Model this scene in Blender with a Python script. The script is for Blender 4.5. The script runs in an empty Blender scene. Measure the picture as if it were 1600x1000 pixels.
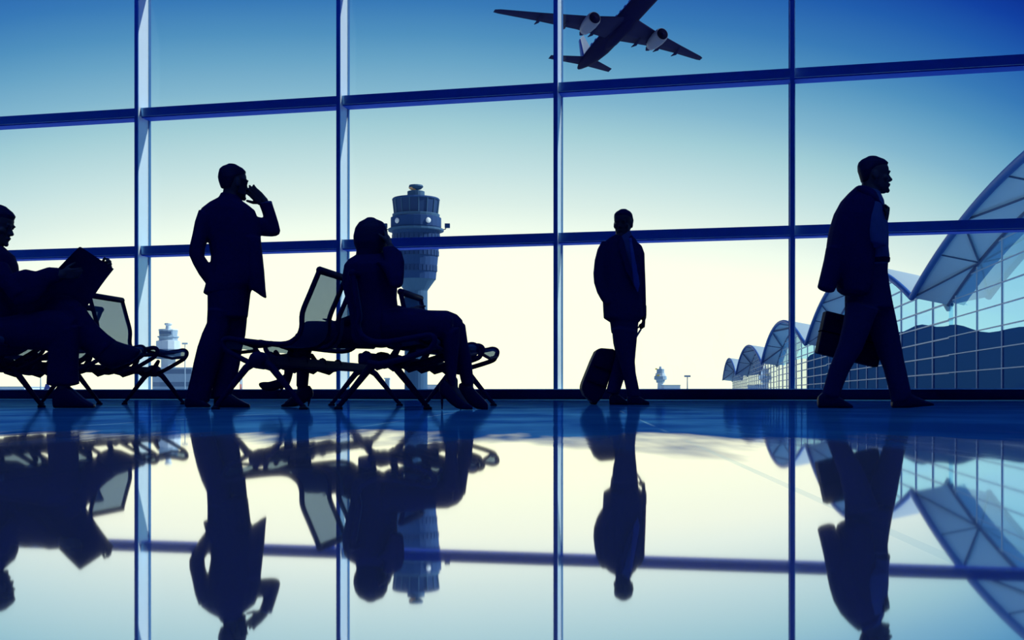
import bpy, bmesh, math, random
from mathutils import Vector, Matrix

random.seed(7)
scene = bpy.context.scene
LAMP_W = 60.0
C = scene.collection

# ------------------------------------------------------------------ camera
F = 1800.0          # focal length in pixels of the 1600 x 1000 frame
HZ = 615.0          # image row of the horizon
CH = 0.105          # camera height above the hall floor
cam_data = bpy.data.cameras.new('camera')
cam = bpy.data.objects.new('camera', cam_data)
C.objects.link(cam)
cam.location = (0, 0, CH)
cam.rotation_euler = (math.radians(90), 0, 0)
cam_data.sensor_width = 36.0
cam_data.lens = 36.0 * F / 1600.0
cam_data.shift_y = (HZ - 500.0) / 1600.0
cam_data.clip_start = 0.02
cam_data.clip_end = 6000
scene.camera = cam

# ------------------------------------------------------------------ exposure
vs = scene.view_settings
vs.view_transform = 'Standard'
vs.look = 'None'
vs.exposure = 0.0
vs.gamma = 1.0
vs.use_curve_mapping = False


def lin(r, g, b):
    def f(c):
        c /= 255.0
        return c / 12.92 if c <= 0.04045 else ((c + 0.055) / 1.055) ** 2.4
    return (f(r), f(g), f(b), 1.0)


# ------------------------------------------------------------------ sky
SKY_STOPS = [(0, (254, 255, 207)), (120, (254, 255, 218)), (225, (250, 255, 231)), (262, (241, 252, 236)), (300, (226, 244, 235)),
             (350, (202, 230, 229)), (420, (166, 209, 217)), (470, (134, 186, 209)),
             (520, (106, 166, 200)), (560, (82, 147, 192)), (610, (58, 124, 184)),
             (680, (34, 95, 174)), (740, (18, 66, 162)), (810, (7, 34, 138)), (1000, (6, 30, 130))]


def make_world():
    w = bpy.data.worlds.new('sky')
    scene.world = w
    w.use_nodes = True
    nt = w.node_tree
    nt.nodes.clear()
    N, L = nt.nodes, nt.links

    def math_(op, a, b=None, clamp=False):
        n = N.new('ShaderNodeMath')
        n.operation = op
        n.use_clamp = clamp
        for i, v in enumerate((a, b)):
            if v is None:
                continue
            if isinstance(v, (int, float)):
                n.inputs[i].default_value = v
            else:
                L.new(v, n.inputs[i])
        return n.outputs[0]

    tc = N.new('ShaderNodeTexCoord')
    sep = N.new('ShaderNodeSeparateXYZ')
    L.new(tc.outputs['Generated'], sep.inputs[0])
    x, y, z = sep.outputs
    az = math_('ARCTAN2', x, y)
    h = math_('SQRT', math_('ADD', math_('MULTIPLY', x, x), math_('MULTIPLY', y, y)))
    tanel = math_('DIVIDE', z, math_('MAXIMUM', h, 0.001))
    e = math_('MULTIPLY', math_('MAXIMUM', tanel, 0.0), F)
    s = math_('MULTIPLY', math_('ADD', az, 0.0555), F)          # the glow of the low sun stands left of centre
    q = math_('MULTIPLY', s, s)
    s2 = math_('MINIMUM', math_('ADD', math_('MULTIPLY', q, 1.1e-4), math_('MULTIPLY', math_('MULTIPLY', q, q), 1.6e-10)), 200.0)
    es = math_('MULTIPLY', math_('MULTIPLY', e, math_('MINIMUM', math_('MAXIMUM', s, 0.0), 1000.0)), 1.0e-4)
    t = math_('MINIMUM', math_('DIVIDE', math_('ADD', math_('ADD', e, es), s2), 1000.0), 0.81)
    ramp = N.new('ShaderNodeValToRGB')
    L.new(t, ramp.inputs[0])
    cr = ramp.color_ramp
    cr.interpolation = 'LINEAR'
    while len(cr.elements) < len(SKY_STOPS):
        cr.elements.new(0.5)
    for el, (p, c) in zip(cr.elements, SKY_STOPS):
        el.position = p / 1000.0
    for el, (p, c) in zip(cr.elements, SKY_STOPS):
        el.color = lin(*c)
    # low broken clouds towards the right of the airfield
    comb = N.new('ShaderNodeCombineXYZ')
    L.new(math_('MULTIPLY', az, 16.0), comb.inputs[0])
    L.new(math_('MULTIPLY', tanel, 34.0), comb.inputs[1])
    noi = N.new('ShaderNodeTexNoise')
    noi.inputs['Scale'].default_value = 1.3
    noi.inputs['Detail'].default_value = 6.0
    L.new(comb.outputs[0], noi.inputs['Vector'])
    c1 = math_('MULTIPLY', math_('SUBTRACT', noi.outputs['Fac'], 0.47), 7.0, True)
    c2 = math_('MULTIPLY', math_('SUBTRACT', az, 0.27), 14.0, True)
    c3 = math_('MULTIPLY', math_('SUBTRACT', 0.10, tanel), 30.0, True)
    mask = math_('MULTIPLY', math_('MULTIPLY', c1, c2), math_('MULTIPLY', c3, 0.85))
    mix = N.new('ShaderNodeMix')
    mix.data_type = 'RGBA'
    L.new(mask, mix.inputs['Factor'])
    L.new(ramp.outputs['Color'], mix.inputs['A'])
    mix.inputs['B'].default_value = lin(235, 244, 240)
    bg = N.new('ShaderNodeBackground')
    L.new(mix.outputs['Result'], bg.inputs['Color'])
    glow = math_('MULTIPLY', math_('DIVIDE', math_('SUBTRACT', 0.30, t), 0.30, True), SKY_GLOW)
    L.new(math_('ADD', glow, SKY_STRENGTH), bg.inputs['Strength'])
    out = N.new('ShaderNodeOutputWorld')
    L.new(bg.outputs[0], out.inputs['Surface'])


SKY_STRENGTH, SKY_GLOW = 1.0, 0.40
make_world()

# ------------------------------------------------------------------ sun, off to the right of the terminal
sun_data = bpy.data.lights.new('sun', 'SUN')
sun_data.energy = 4.6
sun_data.angle = math.radians(1.0)
sun_data.color = (0.88, 1.0, 0.98)
sun = bpy.data.objects.new('sun', sun_data)
C.objects.link(sun)
_sa, _se = math.radians(85), math.radians(38)
sun.rotation_euler = Vector((math.sin(_sa) * math.cos(_se), math.cos(_sa) * math.cos(_se), math.sin(_se))).to_track_quat('Z', 'Y').to_euler()

# ------------------------------------------------------------------ cool fill lamps, unseen, added to tint the silhouettes blue
for _x, _y in ((-9.0, -1.5), (0.0, -1.5), (9.0, -1.5), (-9.0, 5.0), (0.0, 5.0), (9.0, 5.0)):
    _d = bpy.data.lights.new('fill_lamp', 'AREA')
    _d.shape = 'RECTANGLE'
    _d.size, _d.size_y = 5.0, 1.2
    _d.energy = LAMP_W
    _d.color = (0.12, 0.38, 1.0)
    _d.spread = math.radians(125)
    _o = bpy.data.objects.new('fill_lamp', _d)
    C.objects.link(_o)
    _o.location = (_x, _y, 8.5)

# ------------------------------------------------------------------ materials


def mat(name, col, rough=0.6, metal=0.0, spec=0.5, noise=0.0, nscale=30.0, bump=0.0):
    m = bpy.data.materials.new(name)
    m.use_nodes = True
    nt = m.node_tree
    b = nt.nodes['Principled BSDF']
    c = tuple(col[:3]) + (1.0,)
    b.inputs['Base Color'].default_value = c
    b.inputs['Roughness'].default_value = rough
    b.inputs['Metallic'].default_value = metal
    b.inputs['Specular IOR Level'].default_value = spec
    if noise or bump:
        tc = nt.nodes.new('ShaderNodeTexCoord')
        n = nt.nodes.new('ShaderNodeTexNoise')
        n.inputs['Scale'].default_value = nscale
        n.inputs['Detail'].default_value = 4
        nt.links.new(tc.outputs['Object'], n.inputs['Vector'])
        if noise:
            mx = nt.nodes.new('ShaderNodeMix')
            mx.data_type = 'RGBA'
            mx.inputs['A'].default_value = tuple(v * (1 - noise) for v in c[:3]) + (1,)
            mx.inputs['B'].default_value = tuple(min(1, v * (1 + noise)) for v in c[:3]) + (1,)
            nt.links.new(n.outputs['Fac'], mx.inputs['Factor'])
            nt.links.new(mx.outputs['Result'], b.inputs['Base Color'])
        if bump:
            bp = nt.nodes.new('ShaderNodeBump')
            bp.inputs['Strength'].default_value = bump
            bp.inputs['Distance'].default_value = 0.01
            nt.links.new(n.outputs['Fac'], bp.inputs['Height'])
            nt.links.new(bp.outputs['Normal'], b.inputs['Normal'])
    return m


def mix_mat(name, parts):
    """parts: [(kind, colour, roughness), ...] and a mix factor between the two."""
    m = bpy.data.materials.new(name)
    m.use_nodes = True
    nt = m.node_tree
    nt.nodes.clear()
    (k1, c1, r1), (k2, c2, r2), fac = parts
    sh = []
    for k, c, r in ((k1, c1, r1), (k2, c2, r2)):
        n = nt.nodes.new({'transparent': 'ShaderNodeBsdfTransparent', 'glossy': 'ShaderNodeBsdfGlossy',
                          'diffuse': 'ShaderNodeBsdfDiffuse', 'translucent': 'ShaderNodeBsdfTranslucent'}[k])
        n.inputs['Color'].default_value = tuple(c[:3]) + (1,)
        if k == 'glossy':
            n.inputs['Roughness'].default_value = r
        sh.append(n)
    mx = nt.nodes.new('ShaderNodeMixShader')
    mx.inputs[0].default_value = fac
    nt.links.new(sh[0].outputs[0], mx.inputs[1])
    nt.links.new(sh[1].outputs[0], mx.inputs[2])
    out = nt.nodes.new('ShaderNodeOutputMaterial')
    nt.links.new(mx.outputs[0], out.inputs['Surface'])
    return m


M = {}
M['suit'] = mat('navy_suit_cloth', (0.012, 0.006, 0.075), 0.85, 0, 0.15, 0.25, 60, 0.15)
M['suit_blue'] = mat('blue_suit_cloth', (0.020, 0.016, 0.085), 0.85, 0, 0.15, 0.25, 60, 0.15)
M['dark_cloth'] = mat('dark_cloth', (0.010, 0.005, 0.065), 0.85, 0, 0.15, 0.25, 60, 0.15)
M['shirt'] = mat('shirt_cloth', (0.07, 0.09, 0.22), 0.8, 0, 0.2, 0.1, 40, 0.1)
M['tie'] = mat('tie_silk', (0.05, 0.08, 0.30), 0.5, 0, 0.3, 0.1, 80)
M['skin'] = mat('skin', (0.085, 0.05, 0.06), 0.55, 0, 0.3, 0.1, 50)
M['skin_dark'] = mat('skin_deep', (0.04, 0.026, 0.04), 0.55, 0, 0.3, 0.1, 50)
M['hair'] = mat('dark_hair', (0.006, 0.005, 0.05), 0.6, 0, 0.2, 0.3, 120, 0.3)
M['shoe'] = mat('black_shoe_leather', (0.005, 0.005, 0.05), 0.45, 0, 0.15, 0.1, 60)
M['leather'] = mat('black_leather', (0.004, 0.004, 0.04), 0.6, 0, 0.08, 0.2, 60, 0.1)
M['case'] = mat('suitcase_shell', (0.006, 0.006, 0.06), 0.6, 0, 0.10, 0.2, 60, 0.1)
M['steel'] = mat('brushed_steel', (0.55, 0.6, 0.68), 0.3, 1.0)
M['frame'] = mat('dark_powder_coat', (0.007, 0.006, 0.06), 0.6, 0, 0.08, 0.15, 60)
M['paper'] = mat('newsprint', (0.018, 0.014, 0.09), 0.9, 0, 0.1, 0.2, 30)
M['phone'] = mat('phone_plastic', (0.006, 0.006, 0.02), 0.3)
M['rubber'] = mat('rubber', (0.008, 0.008, 0.02), 0.8)
M['mesh'] = mix_mat('grey_seat_mesh', [('transparent', (0.54, 0.76, 1.0), 0), ('diffuse', (0.08, 0.14, 0.24), 0), 0.74])
M['alu'] = mat('satin_aluminium', (0.86, 0.97, 0.95), 0.25, 0.45, 0.6, 0.04, 3)
M['transom'] = mat('blue_painted_aluminium', (0.16, 0.36, 0.62), 0.3, 0.8, 0.5, 0.1, 2)
M['underside'] = mat('blue_underside_light', (0.01, 0.08, 0.60), 0.7, 0, 0.1)  # stands for blue light mirrored from below
M['glass'] = mix_mat('clear_glass', [('transparent', (0.985, 0.995, 1.0), 0), ('glossy', (0.9, 0.95, 1.0), 0.0), 0.015])
M['wall'] = mat('blue_plaster', (0.06, 0.25, 0.75), 0.8, 0, 0.3, 0.08, 1.5)
M['ceiling'] = mat('blue_ceiling', (0.05, 0.14, 0.80), 0.9, 0, 0.2, 0.08, 1.5)
M['apron'] = mat('apron_concrete', (0.50, 0.62, 0.68), 0.9, 0, 0.2, 0.1, 0.05)
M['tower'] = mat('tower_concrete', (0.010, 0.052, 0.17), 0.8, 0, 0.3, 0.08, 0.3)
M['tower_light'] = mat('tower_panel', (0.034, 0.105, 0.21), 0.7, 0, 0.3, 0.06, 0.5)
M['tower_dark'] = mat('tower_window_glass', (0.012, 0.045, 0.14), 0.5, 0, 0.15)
M['dish'] = mat('white_dish', (0.75, 0.8, 0.8), 0.5)
M['sun_amber'] = mat('amber_sunlight', (0.85, 0.5, 0.25), 0.5)  # sunlight on the radar dome rim, put into the colour
M['far_white'] = mat('hazed_concrete', (0.62, 0.72, 0.78), 0.8, 0, 0.3, 0.05, 0.2)  # distance haze put into the colour of far buildings
M['far_grey'] = mat('hazed_grey_cladding', (0.33, 0.45, 0.56), 0.8, 0, 0.3, 0.05, 0.2)  # grey paled for the same distance haze
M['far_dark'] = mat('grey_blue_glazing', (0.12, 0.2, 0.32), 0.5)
M['yellow'] = mat('yellow_paint', (0.8, 0.6, 0.12), 0.6)
M['red'] = mat('red_paint', (0.7, 0.25, 0.2), 0.6)
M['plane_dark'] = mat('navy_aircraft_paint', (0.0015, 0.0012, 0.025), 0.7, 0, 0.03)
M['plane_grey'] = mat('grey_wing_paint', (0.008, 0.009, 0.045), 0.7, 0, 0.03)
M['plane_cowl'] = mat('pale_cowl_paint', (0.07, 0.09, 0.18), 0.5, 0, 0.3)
M['plane_white'] = mat('white_aircraft_paint', (0.85, 0.87, 0.85), 0.4)
M['plane_blue'] = mat('blue_livery_stripe', (0.02, 0.05, 0.30), 0.4)
M['black'] = mat('black_void', (0.003, 0.003, 0.012), 0.9, 0, 0.0)
M['roof'] = mat('roof_panel', (0.42, 0.55, 0.60), 0.7, 0, 0.3, 0.05, 0.1)
M['soffit'] = mat('soffit_panel', (0.55, 0.76, 0.84), 0.7, 0, 0.3, 0.05, 0.15)
M['fascia'] = mat('roof_edge_metal', (0.035, 0.13, 0.40), 0.55, 0.0, 0.15)
M['rib'] = mat('soffit_rib', (0.05, 0.10, 0.22), 0.6)
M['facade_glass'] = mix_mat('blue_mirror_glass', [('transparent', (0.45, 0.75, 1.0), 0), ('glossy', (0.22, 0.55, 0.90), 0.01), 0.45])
M['facade_reflection'] = mix_mat('navy_reflection', [('diffuse', (0.008, 0.035, 0.17), 0), ('glossy', (0.03, 0.14, 0.50), 0.05), 0.14])  # dark mirrored hillside put into the glass colour
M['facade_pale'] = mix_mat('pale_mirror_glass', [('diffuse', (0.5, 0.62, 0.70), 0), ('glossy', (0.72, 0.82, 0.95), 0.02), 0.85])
M['grid'] = mat('facade_mullion', (0.32, 0.45, 0.60), 0.5, 0.2)


def floor_material():
    m = bpy.data.materials.new('polished_floor')
    m.use_nodes = True
    nt = m.node_tree
    nt.nodes.clear()
    N, L = nt.nodes, nt.links

    def math_(op, a, b=None, clamp=False):
        n = N.new('ShaderNodeMath')
        n.operation = op
        n.use_clamp = clamp
        for i, v in enumerate((a, b)):
            if v is None:
                continue
            if isinstance(v, (int, float)):
                n.inputs[i].default_value = v
            else:
                L.new(v, n.inputs[i])
        return n.outputs[0]

    def noise(vec, scale, detail=3.0):
        n = N.new('ShaderNodeTexNoise')
        n.inputs['Scale'].default_value = scale
        n.inputs['Detail'].default_value = detail
        L.new(vec, n.inputs['Vector'])
        return n.outputs['Fac']

    def scaled(vec, s):
        n = N.new('ShaderNodeMapping')
        n.inputs['Scale'].default_value = s
        L.new(vec, n.inputs['Vector'])
        return n.outputs[0]

    def mixc(f, a, b):
        n = N.new('ShaderNodeMix')
        n.data_type = 'RGBA'
        L.new(f, n.inputs['Factor'])
        for k, v in (('A', a), ('B', b)):
            if isinstance(v, tuple):
                n.inputs[k].default_value = v
            else:
                L.new(v, n.inputs[k])
        return n.outputs['Result']

    tc = N.new('ShaderNodeTexCoord')
    sep = N.new('ShaderNodeSeparateXYZ')
    L.new(tc.outputs['Object'], sep.inputs[0])
    x, y, z = sep.outputs
    # the clear mirror zone ends in an uneven line about three metres along, blue tint beyond
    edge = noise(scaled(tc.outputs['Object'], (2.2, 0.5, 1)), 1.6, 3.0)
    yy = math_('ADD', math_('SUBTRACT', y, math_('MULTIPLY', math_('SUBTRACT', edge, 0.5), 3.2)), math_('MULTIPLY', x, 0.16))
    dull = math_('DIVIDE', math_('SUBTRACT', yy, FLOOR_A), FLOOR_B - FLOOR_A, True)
    # lighter blue streaks in the dull part
    streak = noise(scaled(tc.outputs['Object'], (0.9, 0.5, 1)), 2.0, 6.0)
    st = math_('MULTIPLY', math_('SUBTRACT', streak, 0.40), 3.0, True)
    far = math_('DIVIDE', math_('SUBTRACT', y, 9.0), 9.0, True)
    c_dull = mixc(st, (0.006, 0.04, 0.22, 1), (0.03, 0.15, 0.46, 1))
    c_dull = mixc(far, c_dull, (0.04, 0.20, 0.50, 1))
    # tile joints running down the hall
    u = math_('SUBTRACT', x, math_('MULTIPLY', y, 0.06))
    jm = math_('ABSOLUTE', math_('SUBTRACT', math_('FRACT', math_('DIVIDE', math_('ADD', u, 10.46), 0.93)), 0.5))
    joint = math_('LESS_THAN', jm, 0.0065)
    vis = math_('MULTIPLY', math_('SUBTRACT', noise(scaled(tc.outputs['Object'], (1, 0.6, 1)), 1.1, 2.0), 0.42), 5.0, True)
    jn = math_('MULTIPLY', joint, vis)
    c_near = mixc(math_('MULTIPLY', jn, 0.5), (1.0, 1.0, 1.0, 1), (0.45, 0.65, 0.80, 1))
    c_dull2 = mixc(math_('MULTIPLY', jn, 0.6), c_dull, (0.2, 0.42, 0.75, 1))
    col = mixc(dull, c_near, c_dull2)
    gl = N.new('ShaderNodeBsdfGlossy')
    L.new(col, gl.inputs['Color'])
    rough = math_('ADD', math_('MULTIPLY', dull, 0.03), 0.026)
    L.new(rough, gl.inputs['Roughness'])
    wav = noise(scaled(tc.outputs['Object'], (5.0, 1.2, 1)), 3.0, 3.0)
    bp = N.new('ShaderNodeBump')
    bp.inputs['Distance'].default_value = 0.004
    L.new(math_('MULTIPLY', dull, 0.16), bp.inputs['Strength'])
    L.new(wav, bp.inputs['Height'])
    L.new(bp.outputs['Normal'], gl.inputs['Normal'])
    df = N.new('ShaderNodeBsdfDiffuse')
    df.inputs['Color'].default_value = (0.92, 0.62, 0.72, 1)
    mx = N.new('ShaderNodeMixShader')
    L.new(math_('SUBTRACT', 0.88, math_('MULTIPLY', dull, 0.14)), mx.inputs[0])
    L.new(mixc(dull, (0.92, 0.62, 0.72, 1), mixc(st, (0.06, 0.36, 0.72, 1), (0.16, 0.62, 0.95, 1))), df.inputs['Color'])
    L.new(df.outputs[0], mx.inputs[1])
    L.new(gl.outputs[0], mx.inputs[2])
    out = N.new('ShaderNodeOutputMaterial')
    L.new(mx.outputs[0], out.inputs['Surface'])
    return m


FLOOR_A, FLOOR_B = 2.25, 3.05
M['floor'] = floor_material()

# ------------------------------------------------------------------ mesh helpers


def link(name, mesh, m=None, parent=None):
    o = bpy.data.objects.new(name, mesh)
    C.objects.link(o)
    if m is not None:
        mesh.materials.clear()
        mesh.materials.append(m)
    if parent is not None:
        o.parent = parent
    return o


def tag(o, label=None, cat=None, group=None, kind=None):
    for k, v in (('label', label), ('category', cat), ('group', group), ('kind', kind)):
        if v:
            o[k] = v
    return o


def thing(name, label, cat, loc=(0, 0, 0), rz=0.0, group=None):
    o = bpy.data.objects.new(name, None)
    C.objects.link(o)
    o.location = loc
    o.rotation_euler = (0, 0, rz)
    o.empty_display_size = 0.1
    return tag(o, label, cat, group)


class MB:
    """collects shapes for ONE mesh"""

    def __init__(self):
        self.bm = bmesh.new()

    def rings(self, rings, close=True, dome=0.0):
        bm = self.bm
        rows = [[bm.verts.new(p) for p in r] for r in rings]
        n = len(rows[0])
        for a, b in zip(rows, rows[1:]):
            for i in range(n):
                j = (i + 1) % n
                bm.faces.new((a[i], a[j], b[j], b[i]))
        if close:
            for row, nb, sgn in ((rings[0], rings[1], 0), (rings[-1], rings[-2], 1)):
                cen = sum((Vector(p) for p in row), Vector()) / n
                vr = rows[0] if sgn == 0 else rows[-1]
                if dome:
                    cn = sum((Vector(p) for p in nb), Vector()) / n
                    d = cen - cn
                    d = d.normalized() if d.length > 1e-9 else Vector((0, 0, 0))
                    rad = min((Vector(p) - cen).length for p in row)
                    r2 = [bm.verts.new(cen + (Vector(p) - cen) * 0.72 + d * rad * dome * 0.7) for p in row]
                    for i in range(n):
                        j = (i + 1) % n
                        bm.faces.new((vr[i], vr[j], r2[j], r2[i]))
                    c = bm.verts.new(cen + d * rad * dome)
                    vr = r2
                else:
                    c = bm.verts.new(cen)
                for i in range(n):
                    bm.faces.new((vr[i], vr[(i + 1) % n], c))
        return self

    def tube(self, pts, rad, n=12, dome=0.9, flat=1.0, up=None):
        pts = [Vector(p) for p in pts]
        if isinstance(rad, (int, float)):
            rad = [rad] * len(pts)
        rings = []
        prev = None
        for i, p in enumerate(pts):
            a = pts[max(i - 1, 0)]
            b = pts[min(i + 1, len(pts) - 1)]
            t = (b - a).normalized()
            if prev is None:
                ref = Vector(up) if up is not None else (Vector((0, 0, 1)) if abs(t.z) < 0.9 else Vector((1, 0, 0)))
                e1 = (ref - t * ref.dot(t)).normalized()
            else:
                e1 = (prev - t * prev.dot(t)).normalized()
            prev = e1
            e2 = t.cross(e1)
            rings.append([p + e1 * (math.cos(2 * math.pi * k / n) * rad[i]) + e2 * (math.sin(2 * math.pi * k / n) * rad[i] * flat)
                          for k in range(n)])
        return self.rings(rings, True, dome)

    def box(self, lo, hi, mtx=None):
        x0, y0, z0 = lo
        x1, y1, z1 = hi
        vs_ = [Vector((x, y, z)) for z in (z0, z1) for y in (y0, y1) for x in (x0, x1)]
        if mtx is not None:
            vs_ = [mtx @ v for v in vs_]
        v = [self.bm.verts.new(p) for p in vs_]
        for f in ((0, 2, 3, 1), (4, 5, 7, 6), (0, 1, 5, 4), (2, 6, 7, 3), (0, 4, 6, 2), (1, 3, 7, 5)):
            self.bm.faces.new([v[i] for i in f])
        return self

    def ell(self, c, r, mtx=None, u=14, v=10):
        c = Vector(c)
        rings = []
        for i in range(1, v):
            th = math.pi * i / v
            rings.append([Vector((math.sin(th) * math.cos(2 * math.pi * k / u) * r[0],
                                  math.sin(th) * math.sin(2 * math.pi * k / u) * r[1], math.cos(th) * r[2])) for k in range(u)])
        if mtx is not None:
            rings = [[mtx @ p for p in q] for q in rings]
        bm = self.bm
        top = Vector((0, 0, r[2]))
        if mtx is not None:
            top = mtx @ top
        rows = [[bm.verts.new(c + p) for p in q] for q in rings]
        t = bm.verts.new(c + top)
        b = bm.verts.new(c - top)
        for a, d in zip(rows, rows[1:]):
            for i in range(u):
                j = (i + 1) % u
                bm.faces.new((a[i], a[j], d[j], d[i]))
        for i in range(u):
            bm.faces.new((rows[0][i], t, rows[0][(i + 1) % u]))
            bm.faces.new((rows[-1][i], rows[-1][(i + 1) % u], b))
        return self

    def lathe(self, prof, cx=0, cy=0, n=24, a0=0.0):
        rings = [[Vector((cx + r * math.cos(a0 + 2 * math.pi * k / n), cy + r * math.sin(a0 + 2 * math.pi * k / n), z)) for k in range(n)]
                 for r, z in prof]
        return self.rings(rings, True, 0)

    def prism(self, poly, v):
        """closed polygon of 3D points swept by vector v"""
        v = Vector(v)
        bm = self.bm
        a = [bm.verts.new(Vector(p)) for p in poly]
        b = [bm.verts.new(Vector(p) + v) for p in poly]
        n = len(a)
        bm.faces.new(a)
        bm.faces.new(b[::-1])
        for i in range(n):
            j = (i + 1) % n
            bm.faces.new((a[j], a[i], b[i], b[j]))
        return self

    def quadgrid(self, rows):
        bm = self.bm
        vv = [[bm.verts.new(Vector(p)) for p in r] for r in rows]
        for a, b in zip(vv, vv[1:]):
            for i in range(len(a) - 1):
                bm.faces.new((a[i], a[i + 1], b[i + 1], b[i]))
        return self

    def mesh(self, name, smooth=True):
        bmesh.ops.recalc_face_normals(self.bm, faces=self.bm.faces)
        me = bpy.data.meshes.new(name)
        self.bm.to_mesh(me)
        self.bm.free()
        if smooth:
            for p in me.polygons:
                p.use_smooth = True
        return me

    def build(self, name, m, parent=None, smooth=False, bevel=0.0):
        o = link(name, self.mesh(name, smooth), m, parent)
        if bevel:
            md = o.modifiers.new('bevel', 'BEVEL')
            md.width = bevel
            md.segments = 2
            md.limit_method = 'ANGLE'
        return o

    def remesh(self, name, m, parent=None, voxel=0.008, smooth=2, fac=0.5, origin=None):
        """fuse everything collected into one continuous skin"""
        me = self.mesh(name)
        tmp = bpy.data.objects.new('tmp', me)
        C.objects.link(tmp)
        r = tmp.modifiers.new('r', 'REMESH')
        r.mode = 'VOXEL'
        r.voxel_size = voxel
        r.use_smooth_shade = True
        if smooth:
            s = tmp.modifiers.new('s', 'SMOOTH')
            s.factor = fac
            s.iterations = smooth
        dg = bpy.context.evaluated_depsgraph_get()
        dg.update()
        me2 = bpy.data.meshes.new_from_object(tmp.evaluated_get(dg))
        bpy.data.objects.remove(tmp)
        bpy.data.meshes.remove(me)
        me2.name = name
        for p in me2.polygons:
            p.use_smooth = True
        if origin is not None:
            me2.transform(Matrix.Translation(-Vector(origin)))
        return link(name, me2, m, parent)
# ------------------------------------------------------------------ the hall
KW = 0.228                        # the glass wall recedes to the left
Y0 = 21.0
_l = math.hypot(1, KW)
WT = Vector((1 / _l, -KW / _l, 0))   # along the wall, to the right
WN = Vector((KW / _l, 1 / _l, 0))    # out of the hall


def W(s, o, z):
    return Vector((0, Y0, 0)) + WT * s + WN * o + Vector((0, 0, z))


WM = Matrix((WT, WN, (0, 0, 1))).transposed().to_4x4()
WM.translation = Vector((0, Y0, 0))
S = [-15.95, -11.77, -7.588, -3.364, 0.807, 4.964, 9.13, 13.3, 17.46]
CEIL = 8.6
XL, XR, YB = W(S[0], 0, 0).x, W(S[-1], 0, 0).x, -7.0
GL = 0.42                         # glass plane behind the mullion fronts


def struct(name, mb, m, parent=None, bevel=0.0):
    o = mb.build(name, m, parent, bevel=bevel)
    if parent is None:
        o['kind'] = 'structure'
    return o


a, b = W(S[0], GL + 0.1, 0), W(S[-1], GL + 0.1, 0)
struct('floor', MB().prism([(XL, YB, -0.1), (XR, YB, -0.1), (b.x, b.y, -0.1), (a.x, a.y, -0.1)], (0, 0, 0.1)), M['floor'])
struct('ceiling', MB().prism([(XL - .2, YB - .2, CEIL), (XR + .2, YB - .2, CEIL), (b.x + .2, b.y, CEIL), (a.x - .2, a.y, CEIL)], (0, 0, 0.2)), M['ceiling'])
struct('wall_back', MB().box((XL - .2, YB - .2, 0), (XR + .2, YB, CEIL)), M['wall'])
struct('wall_left', MB().box((XL - .2, YB, 0), (XL, a.y, CEIL)), M['wall'])
struct('wall_right', MB().box((XR, YB, 0), (XR + .2, b.y, CEIL)), M['wall'])

# mullions: deep aluminium fins with a dark glazing bead behind
for i, s in enumerate(S):
    o = struct('trim_%d' % (i + 1), MB().box((s - .036, 0, 0), (s + .036, GL, CEIL), WM), M['alu'], bevel=.004)
    MB().box((s - .038, -.008, 0), (s + .038, .02, CEIL), WM).build('shaded_front', M['transom'], o)  # shade on the fin front, put in as a darker plate
    MB().box((s - .058, GL - .03, 0.15), (s + .058, GL + .03, CEIL), WM).build('glazing_bead', M['transom'], o)
n = len(S)
TZ = [2.94, 5.67, 8.40]
for k, z in enumerate(TZ):
    o = struct('trim_%d' % (n + 1 + k), MB().box((S[0], .10, z - .085), (S[-1], GL + .02, z + .085), WM), M['transom'], bevel=.004)
    MB().box((S[0], .13, z - .105), (S[-1], GL + .02, z - .085), WM).build('underside_strip', M['underside'], o)  # light under the transom, put in as a blue strip
o = struct('baseboard_front', MB().box((S[0], -.02, 0), (S[-1], GL + .06, .175), WM), M['frame'], bevel=.004)
MB().box((S[0], -.02, .175), (S[-1], GL + .06, .19), WM).build('sill_cap', M['alu'], o)
for i in range(n - 1):
    w = bpy.data.objects.new('window_%d' % (i + 1), None)
    C.objects.link(w)
    w['kind'] = 'structure'
    lv = [0.18] + TZ
    for z0, z1 in zip(lv, lv[1:]):
        MB().box((S[i] + .03, GL - .006, z0), (S[i + 1] - .03, GL + .006, z1), WM).build('pane', M['glass'], w)

# the apron outside
struct('ground', MB().prism([(a.x - .2, a.y, -.05), (b.x + .2, b.y, -.05), (900, b.y - 30, -.05), (2600, 2600, -.05), (0, 5000, -.05),
                                                   (-2600, 2600, -.05), (-900, a.y - 30, -.05)], (0, 0, -0.2)), M['apron'])

# ------------------------------------------------------------------ pixel -> place helpers


def at(px, py, Y):
    return Vector(((px - 800.0) * Y / F, Y, CH - (py - HZ) * Y / F))


# ------------------------------------------------------------------ control towers
def lathe_px(cx, D, prof, n=20, a0=0.0):
    """profile in image rows and half widths at distance D"""
    X = (cx - 800) * D / F
    k = D / F
    return MB().lathe([(max(r, 0.01) * k, CH - (y - HZ) * k) for y, r in prof], X, D, n, a0)


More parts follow.
